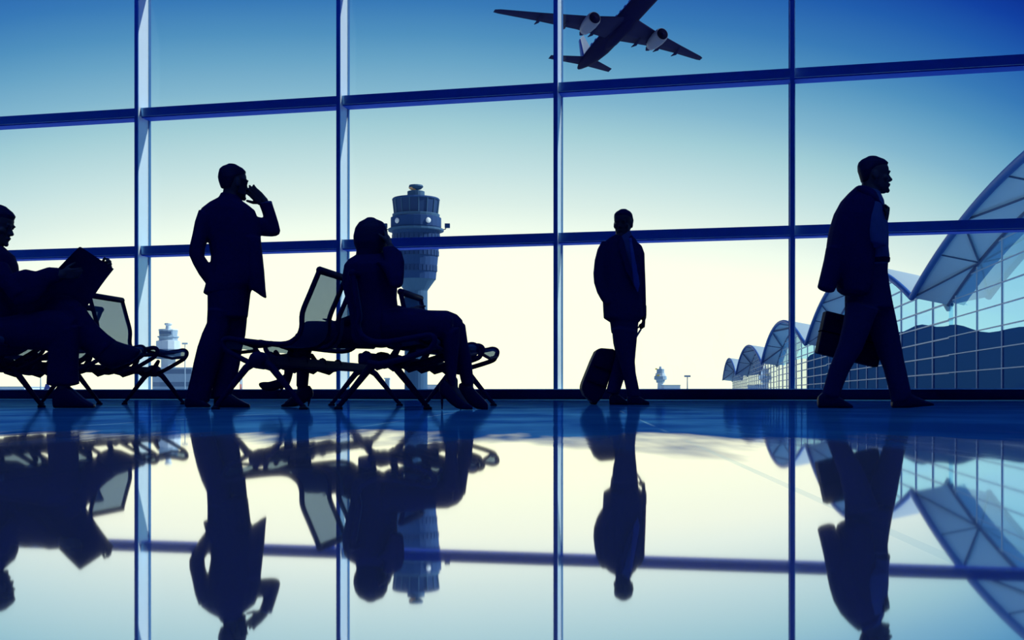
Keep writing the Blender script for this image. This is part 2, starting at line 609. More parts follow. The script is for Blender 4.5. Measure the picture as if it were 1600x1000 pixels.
def control_tower():
    D, cx = 250.0, 650.0
    k = D / F
    X = (cx - 800) * k
    t = thing('control_tower', 'tall airport control tower with flared top behind the seated woman', 'control tower', (X, D, -.05))
    inv = Vector((-X, -D, .05))

    def put(mb, name, m, par=t, smooth=False):
        me = mb.mesh(name, smooth)
        me.transform(Matrix.Translation(inv))
        return link(name, me, m, par)

    z = lambda y: CH - (y - HZ) * k
    put(lathe_px(cx, D, [(HZ + .1 / k, 18), (455, 18), (453, 19), (437, 30.5), (436, 31)], 24), 'shaft', M['tower_light'])
    body = put(lathe_px(cx, D, [(437, 31), (398, 35), (362, 37.5), (360, 37.5)], 24), 'office_drum', M['tower'])
    # rows of dark office windows round the drum
    for y0, y1, r in ((425, 416, 33.0), (401, 393, 35.6), (378, 368, 37.2)):
        for j in range(16):
            a = math.pi + math.pi * (j + .5) / 16
            rr = r * k
            m = Matrix.Translation((X + rr * math.cos(a), D + rr * math.sin(a), 0)) @ Matrix.Rotation(a - math.pi / 2, 4, 'Z')
            w = .30 * rr * math.pi / 16
            put(MB().box((-w * 1.35, -.07, z(y0)), (w * 1.35, .05, z(y1)), m), 'window', M['tower_dark'], body)
    put(lathe_px(cx, D, [(362, 38), (361.5, 43.5), (358.5, 43.5), (358, 38)], 24), 'balcony', M['tower_light'])
    eq = put(lathe_px(cx, D, [(358, 38.5), (356, 39.5), (341, 39.5), (340, 37)], 24), 'equipment_ring', M['tower'])
    for px in (623, 672):
        a = math.asin((px - cx) / 40.5)
        c = Vector((X + 40 * k * math.sin(a), D - 40 * k * math.cos(a), z(349)))
        mt = Matrix.Rotation(a, 4, 'Z') @ Matrix.Rotation(math.pi / 2, 4, 'X')
        put(MB().ell(c, (4.4 * k, 4.4 * k, .25), mt), 'antenna_dish', M['dish'], eq)
    put(lathe_px(cx, D, [(340, 36.5), (337, 37), (335.5, 37), (335, 34)], 24), 'gallery', M['tower_light'])
    cab = put(lathe_px(cx, D, [(335.5, 33.5), (313, 36)], 16, math.pi / 16), 'cab_glazing', M['tower_dark'])
    for j in range(16):
        a = math.pi / 16 + 2 * math.pi * j / 16
        if math.sin(a) > 0.3:
            continue
        q = [(X + (r + .4) * k * math.cos(a), D + (r + .4) * k * math.sin(a), z(y)) for y, r in ((335.5, 33.5), (313, 36))]
        put(MB().tube(q, .75 * k, 6), 'cab_mullion', M['tower_light'], cab)
    put(lathe_px(cx, D, [(314, 36.5), (312.5, 37.5), (310.5, 36), (309.5, 28), (309.4, 14)], 24), 'cab_roof', M['tower'])
    put(lathe_px(cx, D, [(310, 13.5), (299.5, 13.5), (299, 12)], 20), 'radar_drum', M['tower_light'])
    dish = put(lathe_px(cx, D, [(300, 2), (297, 3), (295.5, 8), (292, 11.5), (289.5, 10.5), (288.8, 5)], 20), 'radar_dome', M['tower_light'])
    put(lathe_px(cx - 3, D, [(297.5, 3), (296, 6.5), (293.5, 8.8)], 16), 'sunlit_rim', M['sun_amber'], dish)  # added ring that carries the sunlight in its colour
    for sx, w in ((1, 4), (-1, 4)):
        br = put(MB().tube([(X + sx * 38 * k, D, z(360)), (X + sx * 46 * k, D, z(358)), (X + sx * 48 * k, D, z(353))], .8 * k, 8), 'bracket', M['tower'])
        put(MB().box((X + sx * 49 * k - w * k, D - .5, z(356)), (X + sx * 49 * k + w * k, D + .5, z(349.5))), 'floodlight', M['tower'], br)


control_tower()


def small_tower(cx, D, secs, name, label, extras=()):
    k = D / F
    X = (cx - 800) * k
    t = thing(name, label, 'control tower', (X, D, -.05))
    for nm, m, prof in secs:
        mb = lathe_px(cx, D, prof, 12, math.pi / 12)
        me = mb.mesh(nm, False)
        me.transform(Matrix.Translation((-X, -D, .05)))
        link(nm, me, M[m], t)
    for nm, m, x0, y0, x1, y1, th in extras:
        mb = MB().box(((x0 - cx) * k, -th, CH - (y1 - HZ) * k + .05), ((x1 - cx) * k, th, CH - (y0 - HZ) * k + .05))
        link(nm, mb.mesh(nm, False), M[m], t)
    return t


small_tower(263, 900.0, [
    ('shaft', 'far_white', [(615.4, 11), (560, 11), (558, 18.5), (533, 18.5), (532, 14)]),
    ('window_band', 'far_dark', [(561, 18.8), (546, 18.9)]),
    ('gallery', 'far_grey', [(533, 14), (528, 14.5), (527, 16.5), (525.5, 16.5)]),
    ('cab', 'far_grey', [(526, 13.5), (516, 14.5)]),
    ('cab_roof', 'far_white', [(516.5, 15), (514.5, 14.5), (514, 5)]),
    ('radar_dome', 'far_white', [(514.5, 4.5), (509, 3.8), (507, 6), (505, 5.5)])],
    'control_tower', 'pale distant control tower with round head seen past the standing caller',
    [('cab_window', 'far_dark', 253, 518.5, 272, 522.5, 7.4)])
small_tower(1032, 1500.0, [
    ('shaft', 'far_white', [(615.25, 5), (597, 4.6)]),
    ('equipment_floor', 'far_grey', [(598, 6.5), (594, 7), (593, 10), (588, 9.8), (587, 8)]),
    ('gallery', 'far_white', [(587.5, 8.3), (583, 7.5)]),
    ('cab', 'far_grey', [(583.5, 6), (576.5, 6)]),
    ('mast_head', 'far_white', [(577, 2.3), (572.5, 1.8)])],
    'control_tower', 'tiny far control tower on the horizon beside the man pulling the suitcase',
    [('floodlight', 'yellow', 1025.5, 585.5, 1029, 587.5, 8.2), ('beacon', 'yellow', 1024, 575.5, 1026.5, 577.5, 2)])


def far_block(x0, y0, x1, D, label, m, roof=None, name='terminal_block', cat='building', depth=30.0, bands=()):
    k = D / F
    X = (0.5 * (x0 + x1) - 800) * k
    h = CH - (y0 - HZ) * k
    w = (x1 - x0) * k / 2
    t = thing(name, label, cat, (X, D, -.05))
    link('wall', MB().box((-w, 0, 0), (w, depth, h)).mesh('wall', False), M[m], t)
    link('roof', MB().box((-w - .4, -.5, h), (w + .4, depth, h + max(.5, 1.2 * k))).mesh('roof', False), M[roof or 'far_white'], t)
    for y_a, y_b in bands:
        link('window_band', MB().box((-w + .5, -.15, CH - (y_b - HZ) * k), (w - .5, .1, CH - (y_a - HZ) * k)).mesh('window_band', False), M['far_dark'], t)
    return t


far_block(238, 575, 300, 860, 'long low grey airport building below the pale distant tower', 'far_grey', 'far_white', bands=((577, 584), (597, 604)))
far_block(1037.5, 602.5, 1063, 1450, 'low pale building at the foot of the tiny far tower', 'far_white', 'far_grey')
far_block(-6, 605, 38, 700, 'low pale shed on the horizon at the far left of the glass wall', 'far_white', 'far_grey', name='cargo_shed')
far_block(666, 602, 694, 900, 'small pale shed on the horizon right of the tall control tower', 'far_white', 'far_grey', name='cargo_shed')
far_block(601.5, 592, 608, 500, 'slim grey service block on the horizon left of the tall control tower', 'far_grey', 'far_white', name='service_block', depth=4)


def light_mast(px, py, D, label, arms=True):
    k = D / F
    X = (px - 800) * k
    h = CH - (py - HZ) * k
    t = thing('light_mast', label, 'light mast', (X, D, -.05), group='light masts on the apron')
    link('pole', MB().tube([(0, 0, 0), (0, 0, h)], [.3, .18], 8).mesh('pole'), M['far_grey'], t)
    link('lamp_head', MB().box((-1.3, -.3, h - .3), (1.3, .3, h + .5)).mesh('lamp_head', False), M['far_white'], t)


light_mast(289, 537, 520, 'tall light mast beside the pale distant control tower')
light_mast(63.5, 582, 420, 'thin light mast between the legs of the bench at the reading man')
light_mast(378, 581, 480, 'thin light mast right of the standing caller behind the bench leg')
light_mast(1074, 588, 480, 'thin light mast right of the tiny far control tower')
# a striped crane foot seen past the standing caller
t = thing('marker_pole', 'red and white marker pole right of the standing caller', 'pole', ((376 - 800) * 400 / F, 400, -.05))
link('pole', MB().tube([(0, 0, 0), (0, 0, 5.2)], .3, 8).mesh('pole'), M['far_white'], t)
link('red_band', MB().tube([(0, 0, 1.6), (0, 0, 3.4)], .33, 8, 0).mesh('red_band'), M['red'], t)
# tail fin of a parked aeroplane
t = thing('parked_aeroplane', 'tail of a parked aeroplane low on the horizon under the reading man', 'aeroplane', ((73 - 800) * 600 / F, 600, -.05))
link('tail_fin', MB().prism([(-1.6, 0, 2.2), (-.6, 0, 5.2), (.6, 0, 5.2), (2.6, 0, 2.2)], (0, .4, 0)).mesh('tail_fin', False), M['plane_blue'], t)
link('fuselage', MB().tube([(-2.2, .2, 1.9), (2, .2, 1.7), (9, .2, 1.5), (14, .2, 1.5), (16, .2, 1.3)], [.4, 1.0, 1.5, 1.5, .5], 12).mesh('fuselage'), M['far_white'], t)


# ------------------------------------------------------------------ vaulted terminal
MV = (1081.0 - 800.0) / F        # the facade runs away towards this point
LR = 21.0                        # line of the roof rim
LF = 24.5                        # line of the glass


def vault_terminal():
    t = thing('terminal_building', 'terminal with a row of arched roofs and mirrored glass wall', 'building', (LF + MV * 60, 60, -.05))
    org = Vector((LF + MV * 60, 60, -.05))
    fdir = Vector((MV, 1, 0)).normalized()

    def put(mb, name, m, par=t, smooth=False):
        me = mb.mesh(name, smooth)
        me.transform(Matrix.Translation(-org))
        return link(name, me, M[m], par)

    def pt(off, Y, z):
        return Vector((LR + off + MV * Y, Y, z))

    vaults = [(27, 110, 65, 45, 6.0), (110, 213, 161, 51, 7.4), (213, 347, 281, 66, 7.9), (347, 550, 448, 101, 9.0), (550, 786, 668, 118, 10.9)]
    ZB = 9.27
    for vi, (ya, yb, yc, hf, rise) in enumerate(vaults):
        nseg = 28 if vi < 2 else 18
        ys = [ya + (yb - ya) * i / nseg for i in range(nseg + 1)]

        def zf(Y, r=rise, c=yc, h=hf):
            return ZB + r * max(0.0, 1 - ((Y - c) / h) ** 2)

        OV = (3.5, 3.9, 4.6, 5.6, 6.5)[vi]            # overhang of the eaves
        rim = [pt(0, Y, zf(Y)) for Y in ys]
        inner = [pt(OV, Y, zf(Y) - .7) for Y in ys]
        back = [pt(OV + 1.5, Y, zf(Y) - .75) for Y in ys]
        up = Vector((0, 0, .45))
        roof = put(MB().quadgrid([[p + up * .5 for p in rim], [p + Vector((1.0, 0, .2)) for p in rim], back]), 'roof_shell', 'roof', smooth=True)
        put(MB().quadgrid([rim, inner]), 'soffit', 'soffit', roof, True)
        put(MB().tube(rim, .30 if vi < 2 else .38, 10), 'fascia', 'fascia', roof, True)
        put(MB().tube(inner, .16, 8), 'eave_channel', 'rib', roof, True)
        # triangulated ribs under the overhang
        step = 7 if vi < 2 else 6
        for i in range(0, nseg - step + 1, step):
            j = i + step // 2
            k_ = i + step
            d = Vector((0, 0, -.06))
            rr = .09 if vi < 2 else .2
            put(MB().tube([rim[i] + d, inner[j] + d], rr, 6), 'soffit_rib', 'rib', roof)
            put(MB().tube([inner[j] + d, rim[min(k_, nseg)] + d], rr, 6), 'soffit_rib', 'rib', roof)
            put(MB().tube([rim[j] + d, inner[j] + d], rr * .7, 6), 'soffit_rib', 'rib', roof)
        # gutter spout at the far foot of the vault
        sp = pt(OV, yb, ZB - .7)
        put(MB().rings([[sp + Vector((-.5, 0, .4)), sp + Vector((.4, 0, .4)), sp + Vector((.4, .6, .4)), sp + Vector((-.5, .6, .4))],
                        [sp + Vector((-.1, 0, -.6)), sp + Vector((.1, 0, -.6)), sp + Vector((.1, .2, -.6)), sp + Vector((-.1, .2, -.6))]]), 'gutter_spout', 'roof', roof)
        # glass wall below
        def top(Y):
            return zf(Y) - .75

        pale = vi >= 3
        zs_dark = lambda Y: min(8.4, 4.9 + max(0, Y - 80) * .05) + .35 * math.sin(Y * .11 + 1) + .2 * math.sin(Y * .31)  # wavy top edge of the reflection painted on the glass
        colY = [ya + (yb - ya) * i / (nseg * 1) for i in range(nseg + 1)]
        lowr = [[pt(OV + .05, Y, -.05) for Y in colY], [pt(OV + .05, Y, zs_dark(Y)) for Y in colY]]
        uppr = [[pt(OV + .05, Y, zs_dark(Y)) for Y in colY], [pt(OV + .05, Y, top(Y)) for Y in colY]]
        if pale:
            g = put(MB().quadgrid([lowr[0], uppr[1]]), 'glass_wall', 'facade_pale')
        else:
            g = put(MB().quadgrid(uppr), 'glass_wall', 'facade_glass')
            if vi == 2:       # the nearest third takes the dark painted reflection, the rest pale
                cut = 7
                put(MB().quadgrid([r[:cut] for r in lowr]), 'lower_band', 'facade_reflection', g)
                put(MB().quadgrid([r[cut - 1:] for r in lowr]), 'lower_band', 'facade_pale', g)
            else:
                put(MB().quadgrid(lowr), 'lower_band', 'facade_reflection', g)
        # mullion grid
        gm = MB()
        sp = 8.0 if vi == 0 else (9.0 if vi == 1 else 14.0)
        w = .045 if vi == 0 else (.07 if vi == 1 else .09)
        Y = ya + sp
        while Y < yb - 1:
            p = pt(OV, Y, 0)
            q = pt(OV, Y, top(Y))
            gm.box((p.x - w, Y - w * 1.6, 0), (p.x + .05, Y + w * 1.6, q.z))
            Y += sp
        dz = 1.7
        zz = .4
        while zz < ZB + rise - .8:
            # stretch of this row that lies below the arch
            need = zz + .75 - ZB
            if need <= 0:
                y_a, y_b = ya, yb
            else:
                hw = hf * math.sqrt(max(0, 1 - need / rise))
                y_a, y_b = max(ya, yc - hw), min(yb, yc + hw)
            if y_b - y_a > 2:
                c0, c1 = pt(OV, y_a, zz), pt(OV, y_b, zz)
                gm.prism([c0 + Vector((-w, 0, -w)), c0 + Vector((w, 0, -w)), c0 + Vector((w, 0, w)), c0 + Vector((-w, 0, w))], c1 - c0)
            zz += dz
        put(gm, 'glazing_grid', 'grid', g)


vault_terminal()


# ------------------------------------------------------------------ airliner overhead
def airliner():
    D = 297.9
    cen = at(970.27, 39.49, D)
    fwd = Vector((.34275, -.92217, .17986)).normalized()
    upv = Vector((.03654, .22654, .97332))
    upv = (upv - fwd * upv.dot(fwd)).normalized()
    rgt = fwd.cross(upv).normalized()
    mtx = Matrix((rgt, fwd, upv)).transposed().to_4x4()
    t = thing('airliner', 'twin engine passenger jet climbing overhead with dark belly', 'aeroplane', cen)
    t.rotation_euler = mtx.to_euler()

    def part(mb, name, m, par=t, smooth=True):
        return link(name, mb.mesh(name, smooth), M[m], par)

    # local axes: x right, y forward, z up; the wing root lies at the origin
    def fus(prof, z0=None, z1=None, nn=32):
        rings = []
        for y, r, zc in prof:
            rings.append([Vector((math.cos(2 * math.pi * k / nn) * r, y, zc + math.sin(2 * math.pi * k / nn) * r)) for k in range(nn)])
        return rings

    prof = [(-27.8, .35, 1.25), (-26.5, .75, 1.15), (-23, 1.45, .85), (-18, 2.05, .4), (-12, 2.4, .05), (-6, 2.45, 0), (12, 2.45, 0), (20, 2.45, 0), (24, 2.1, -.15), (26.6, 1.4, -.4), (28, .5, -.6)]
    rings = fus(prof)
    mb = MB()
    mb.rings(rings, True, .5)
    f = part(mb, 'fuselage', 'plane_white')
    # navy lower shell wraps the belly, blue cheat line above it
    def shell(a0, a1, off, y_keep, name, m):
        g = []
        for y, r, zc in prof[:]:
            if y < y_keep[0] or y > y_keep[1]:
                continue
            g.append([Vector((math.cos(a) * (r + off), y, zc + math.sin(a) * (r + off))) for a in [a0 + (a1 - a0) * i / 24 for i in range(25)]])
        return part(MB().quadgrid(g), name, m, f)

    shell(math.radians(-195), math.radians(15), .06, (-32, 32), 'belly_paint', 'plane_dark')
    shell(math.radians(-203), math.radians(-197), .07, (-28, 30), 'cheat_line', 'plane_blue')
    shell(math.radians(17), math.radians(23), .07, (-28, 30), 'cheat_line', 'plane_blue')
    for sx in (-1, 1):
        for i in range(12):
            y = -14 + i * 2.6
            ang = math.radians(28)
            part(MB().box((sx * 2.5 * math.cos(ang) - .06, y - .5, 2.5 * math.sin(ang) - .25), (sx * 2.5 * math.cos(ang) + .06, y + .5, 2.5 * math.sin(ang) + .25)), 'cabin_window', 'plane_blue', f, False)
    part(MB().tube([(0, -9, -1.6), (0, -5, -1.7), (0, 4, -1.75), (0, 8, -1.5)], [.9, 1.6, 1.7, 1.0], 16, .9, 1.0), 'wing_box_fairing', 'plane_dark', f)

    def airfoil(le, te, z, th):
        """ring in the plane x = const"""
        ch = le[1] - te[1]
        x = le[0]
        out = []
        for fx, fz in ((0, 0), (.05, .5), (.25, 1), (.55, .75), (1, .05), (1, -.05), (.55, -.45), (.25, -.6), (.05, -.35)):
            out.append(Vector((x, le[1] - ch * fx, z + th * ch * fz * .5)))
        return out

    for sx in (-1, 1):
        secs = [((0, 7.6), (0, -5.3), -1.5, .13), ((sx * 3.0, 5.8), (sx * 3.0, -5.1), -1.35, .13), ((sx * 10, 1.4), (sx * 10, -5.9), -.45, .11),
                ((sx * 20, -4.95), (sx * 20, -9.3), 1.4, .10), ((sx * 29.3, -10.9), (sx * 29.3, -13.2), 3.3, .09), ((sx * 30.5, -12.0), (sx * 30.5, -13.5), 3.55, .07)]
        w = part(MB().rings([airfoil(le, te, z, th) for le, te, z, th in secs], True, 0), 'wing', 'plane_grey')
        for px_, te_y, z in ((6.3, -5.2, -1.1), (13.5, -6.9, .0), (20, -8.9, 1.2)):
            part(MB().tube([(sx * px_, te_y + 3.5, z - .4), (sx * px_, te_y + 1, z - .75), (sx * px_, te_y - 1.6, z - .2)], [.2, .42, .1], 10), 'flap_fairing', 'plane_grey', w)
        # engine under the wing
        ex, ez = sx * 9.5, -2.7
        nn = 28
        pe = [(4.3, 1.45), (4.5, 1.58), (3.8, 1.8), (1.8, 1.85), (-.8, 1.6), (-2.4, 1.2)]
        rr = [[Vector((ex + math.cos(2 * math.pi * k / nn) * r, y + .4, ez + math.sin(2 * math.pi * k / nn) * r)) for k in range(nn)] for y, r in pe]
        e = part(MB().rings(rr, True, 0), 'engine', 'plane_cowl')
        part(MB().tube([(ex, 4.76, ez), (ex, 4.96, ez)], 1.46, 24, 0), 'intake', 'black', e)
        part(MB().tube([(ex, 4.9, ez), (ex, 5.3, ez)], [.5, .15], 16, .6), 'spinner', 'plane_dark', e)
        part(MB().tube([(ex, -1.6, ez), (ex, -3.4, ez), (ex, -4.4, ez)], [.9, .65, .2], 16), 'exhaust_cone', 'plane_grey', e)
        part(MB().prism([(ex, 3.0, ez + 1.5), (ex, -1.8, ez + 1.1), (ex, -4.5, ez + 1.9), (ex, 1.0, ez + 2.3)], (.35, 0, 0)), 'pylon', 'plane_grey', e, False)
        # tailplane
        ts = [((0, -20.2), (0, -25.6), 1.1, .10), ((sx * 1.5, -20.9), (sx * 1.5, -25.7), 1.2, .10), ((sx * 9.2, -25.6), (sx * 9.2, -27.8), 2.1, .09)]
        part(MB().rings([airfoil(le, te, z, th) for le, te, z, th in ts], True, 0), 'tailplane', 'plane_grey')
    # fin
    def fin_ring(z, le, te, th):
        return [Vector((0, le, z)), Vector((th, (le * .6 + te * .4), z)), Vector((0, te, z)), Vector((-th, (le * .6 + te * .4), z))]

    fin = part(MB().rings([fin_ring(1.4, -16.0, -25.4, .4), fin_ring(3.2, -19.5, -25.8, .36), fin_ring(10.0, -25.0, -28.1, .2)], True, 0), 'tail_fin', 'plane_white', t, False)
    part(MB().rings([fin_ring(2.6, -22.6, -26.2, .45), fin_ring(9.8, -26.6, -28.4, .27)], True, 0), 'rudder', 'plane_blue', fin, False)


airliner()
# ------------------------------------------------------------------ airport benches
BA = Vector((.163, .987, 0)).normalized()       # the rows run down the hall this way


def seat_profile(front, base, lean, top):
    """side view of a seat, x forward, z up: from the top of the back to the front loop and home under the seat"""
    b, t = base, base - lean
    return [(t, top), (t + lean * .46, top * .83), (t + lean * .82, top * .69), (b - .02, .535), (b + .02, .465), (b + .13, .425),
            (front - .12, .455), (front - .04, .468), (front - .005, .455), (front, .43), (front - .015, .40), (front - .06, .365), (.14, .295), (.03, .30)]


def smooth_path(pts, n=4):
    out = []
    P = [Vector(p) for p in pts]
    for i in range(len(P) - 1):
        p0, p1, p2, p3 = P[max(i - 1, 0)], P[i], P[i + 1], P[min(i + 2, len(P) - 1)]
        for k in range(n):
            t = k / n
            out.append(.5 * ((2 * p1) + (p2 - p0) * t + (2 * p0 - 5 * p1 + 4 * p2 - p3) * t * t + (3 * p1 - p0 - 3 * p2 + p3) * t ** 3))
    out.append(P[-1])
    return out


def bench(name, label, group, hub, side, seats, length=2.43, front=.43, legs=(0.0, 2.43), bh=.325, dz=0.0):
    """hub: floor point under the near end of the beam; side: +1 the seats face right, -1 they face left"""
    rz = math.atan2(BA.y, BA.x) - math.pi / 2
    t = thing(name, label, 'bench', (hub[0], hub[1], 0), rz, group)

    def V(x, y, z):
        return Vector((side * x, y, z))

    mb = MB()
    s0 = min([-.03] + [q[0] for q in seats])
    mb.box((-.045, s0, bh - .035), (.045, max(length, max(q[1] for q in seats)) + .03, bh + .035))
    mb.build('beam', M['frame'], t, bevel=.012)
    for y in legs:
        lg = MB()
        for sx in (-1, 1):
            lg.tube([V(sx * .03, y, bh - .01), V(sx * .09, y, bh - .05), V(sx * .30, y, .022)], [.03, .026, .016], 10)
        lo = lg.build('leg', M['frame'], t, True)
        for sx in (-1, 1):
            MB().lathe([(.028, 0), (.03, .012), (.016, .022), (.012, .035)], V(sx * .305, 0, 0).x, y, 14).build('foot_glide', M['rubber'], lo)
        MB().tube([V(0, y - .045, bh), V(0, y + .045, bh)], .056, 14).build('leg_clamp', M['frame'], lo, True)
    for y0, y1, base, lean, top in seats:
        prof = smooth_path([(x, 0, z + (dz if z > .31 else 0)) for x, z in seat_profile(front, base, lean, top)], 4)
        w = y1 - y0
        # mesh skin slung between the two side frames
        cut = int(len(prof) * .80)
        skin = prof[:cut]
        nrm = []
        for i, p in enumerate(skin):
            d = (skin[min(i + 1, cut - 1)] - skin[max(i - 1, 0)]).normalized()
            nrm.append(Vector((-d.z, 0, d.x)) * .0025)
        rows_a, rows_b = [], []
        for k in range(9):
            f = k / 8
            sag = math.sin(math.pi * f) * .018
            rows_a.append([V(p.x + q.x * (1 - sag * 400), y0 + w * f, p.z + q.z * (1 - sag * 400)) for p, q in zip(skin, nrm)])
            rows_b.append([V(p.x - q.x * (1 + sag * 400), y0 + w * f, p.z - q.z * (1 + sag * 400)) for p, q in zip(skin, nrm)])
        mb = MB()
        mb.quadgrid(rows_a)
        st = mb.build('seat', M['mesh'], t, True)
        for y in (y0, y1):
            MB().tube([V(p.x, y, p.z) for p in prof], .0190, 10).build('side_frame', M['frame'], st, True)
        tp = prof[0]
        MB().tube([V(tp.x, y0, tp.z), V(tp.x, y1, tp.z)], .027, 10).build('top_rail', M['frame'], st, True)
        for q in (.47, .72):
            p = prof[int(len(prof) * q)]
            MB().tube([V(p.x, y0, p.z - .012), V(p.x, (y0 + y1) / 2, p.z - .035), V(p.x, y1, p.z - .012)], .013, 8).build('cross_bar', M['frame'], st, True)
        # cast bracket that carries the seat on the beam
        for y in (y0 + .1, y1 - .1):
            MB().tube([V(-.02, y, bh + .02), V(.06, y, bh - .045), V(.14, y, bh - .02), V(.20, y, .41)], [.035, .03, .03, .018], 10).build('seat_bracket', M['frame'], st, True)
    return t


BG = 'back to back mesh benches in the hall'
LEAN = (-.15, .15, .92)
# middle pair of rows
bench('airport_bench', 'black framed mesh bench whose empty seats face left, behind the standing caller', BG, (-1.668, 7.6), -1,
      [(.34, .92, -.15, .15, .93), (1.13, 1.71, -.15, .15, .93)], front=.40, dz=.02)
bench('airport_bench', 'black framed mesh bench facing right under the woman holding her face', BG, (-.857, 7.64), 1,
      [(-.42, .16, -.03, .05, .86), (.38, .95, -.12, .10, .90), (1.17, 1.80, -.12, .07, .885)], front=.45)
# pair of rows at the left edge
HL = Vector((-3.887, 8.83))
bench('airport_bench', 'black framed mesh bench facing right under the man reading a newspaper', BG, (HL.x, HL.y), 1,
      [(-.80, -.22, -.15, .15, .92), (0, .58, -.15, .15, .92), (.80, 1.38, -.13, .10, .95), (1.62, 2.22, -.12, .10, .95)], front=.44, dz=.05)
bench('airport_bench', 'black framed mesh bench facing away to the left behind the newspaper reader', BG, (HL.x - .80, HL.y - .04), -1,
      [(.34, .92, -.15, .15, .92), (1.13, 1.71, -.15, .15, .92), (1.9, 2.48, -.15, .15, .92)])
# ------------------------------------------------------------------ people


class Fig:
    """a figure that stands at depth d; points are given by where they are seen, plus their depth"""

    def __init__(self, d, ytop, yfoot):
        self.d, self.ytop = d, ytop
        yg = HZ + F * CH / d
        self.k = (yg - ytop) / (yfoot - ytop)
        self.root = None

    def P(self, x, y, w=0.0):
        y = self.ytop + (y - self.ytop) * self.k
        return at(x, y, self.d + w) if False else self._p(x, y, w)

    def _p(self, x, y, w):
        # place on the figure's own plane first, then step w metres along the line of sight's depth
        Y = self.d + w
        return at(x, y, Y)

    def ring(self, r, n=20, ex=2.3, sh=1.0):
        xl, yl, xr, yr = r[:4]
        w = r[4] if len(r) > 4 else 0.0
        rd = r[5] if len(r) > 5 else 0.1
        a, b = self.P(xl, yl, w), self.P(xr, yr, w)
        c = (a + b) / 2
        e1 = (b - a) / 2 * sh
        e2 = Vector((0, rd * sh, 0))
        out = []
        for k in range(n):
            t = 2 * math.pi * k / n
            ct, st = math.cos(t), math.sin(t)
            out.append(c + e1 * (math.copysign(abs(ct) ** (2 / ex), ct)) + e2 * (math.copysign(abs(st) ** (2 / ex), st)))
        return out

    def loft(self, mb, rings, dome=.35, sh=1.0, ex=2.3):
        mb.rings([self.ring(r, ex=ex, sh=sh) for r in rings], True, dome)

    def tube(self, mb, pts, rad, n=12):
        mb.tube([self.P(*p) for p in pts], rad, n)


def head(mb, c, fwd, H=.235, up=(0, 0, 1), wide=1.0, deep=1.0):
    """a head with jaw, nose, brow, eyes, lips and ears; c is its middle"""
    f = Vector(fwd).normalized()
    u = Vector(up)
    u = (u - f * u.dot(f)).normalized()
    s = f.cross(u)
    k = H / .235
    c = Vector(c)

    def L(x, y, t):
        return c + s * (x * k * wide) + f * ((y - .0) * k * deep) + u * ((t - .5) * H)

    prof = [(.00, .078, .030, .022), (.05, .092, .005, .040), (.13, .096, -.040, .055), (.22, .094, -.062, .062), (.33, .092, -.076, .067),
            (.45, .089, -.090, .071), (.52, .086, -.097, .073), (.60, .094, -.101, .0755), (.72, .091, -.103, .077), (.83, .077, -.097, .071),
            (.92, .050, -.075, .055), (.98, .016, -.046, .030)]
    n = 24
    rings = []
    for t, a, b, w in prof:
        m, r = (a + b) / 2, (a - b) / 2
        rings.append([L(w * math.copysign(abs(math.cos(q)) ** .9, math.cos(q)), m + r * math.sin(q), t) for q in [2 * math.pi * i / n for i in range(n)]])
    mb.rings(rings, True, .3)
    fr = Matrix((s, f, u)).transposed()

    def E(x, y, t, r):
        mb.ell(L(x, y, t), [q * k for q in r], fr)

    mb.rings([[L(-.006, .090, .57), L(.006, .090, .57), L(.006, .078, .57), L(-.006, .078, .57)],
              [L(-.009, .106, .46), L(.009, .106, .46), L(.012, .08, .46), L(-.012, .08, .46)],
              [L(-.011, .121, .375), L(.011, .121, .375), L(.017, .08, .375), L(-.017, .08, .375)],
              [L(-.010, .113, .335), L(.010, .113, .335), L(.017, .08, .335), L(-.017, .08, .335)]], True, .2)
    for sx in (-1, 1):
        E(sx * .011, .100, .350, (.009, .012, .009))
        E(sx * .031, .083, .525, (.014, .010, .008))
        E(sx * .030, .090, .590, (.022, .010, .007))
        E(sx * .076, -.008, .46, (.010, .020, .032))
        E(sx * .050, .062, .40, (.018, .022, .020))
    E(0, .095, .245, (.024, .012, .007))
    E(0, .093, .205, (.021, .012, .008))
    E(0, .090, .06, (.022, .014, .016))
    return L


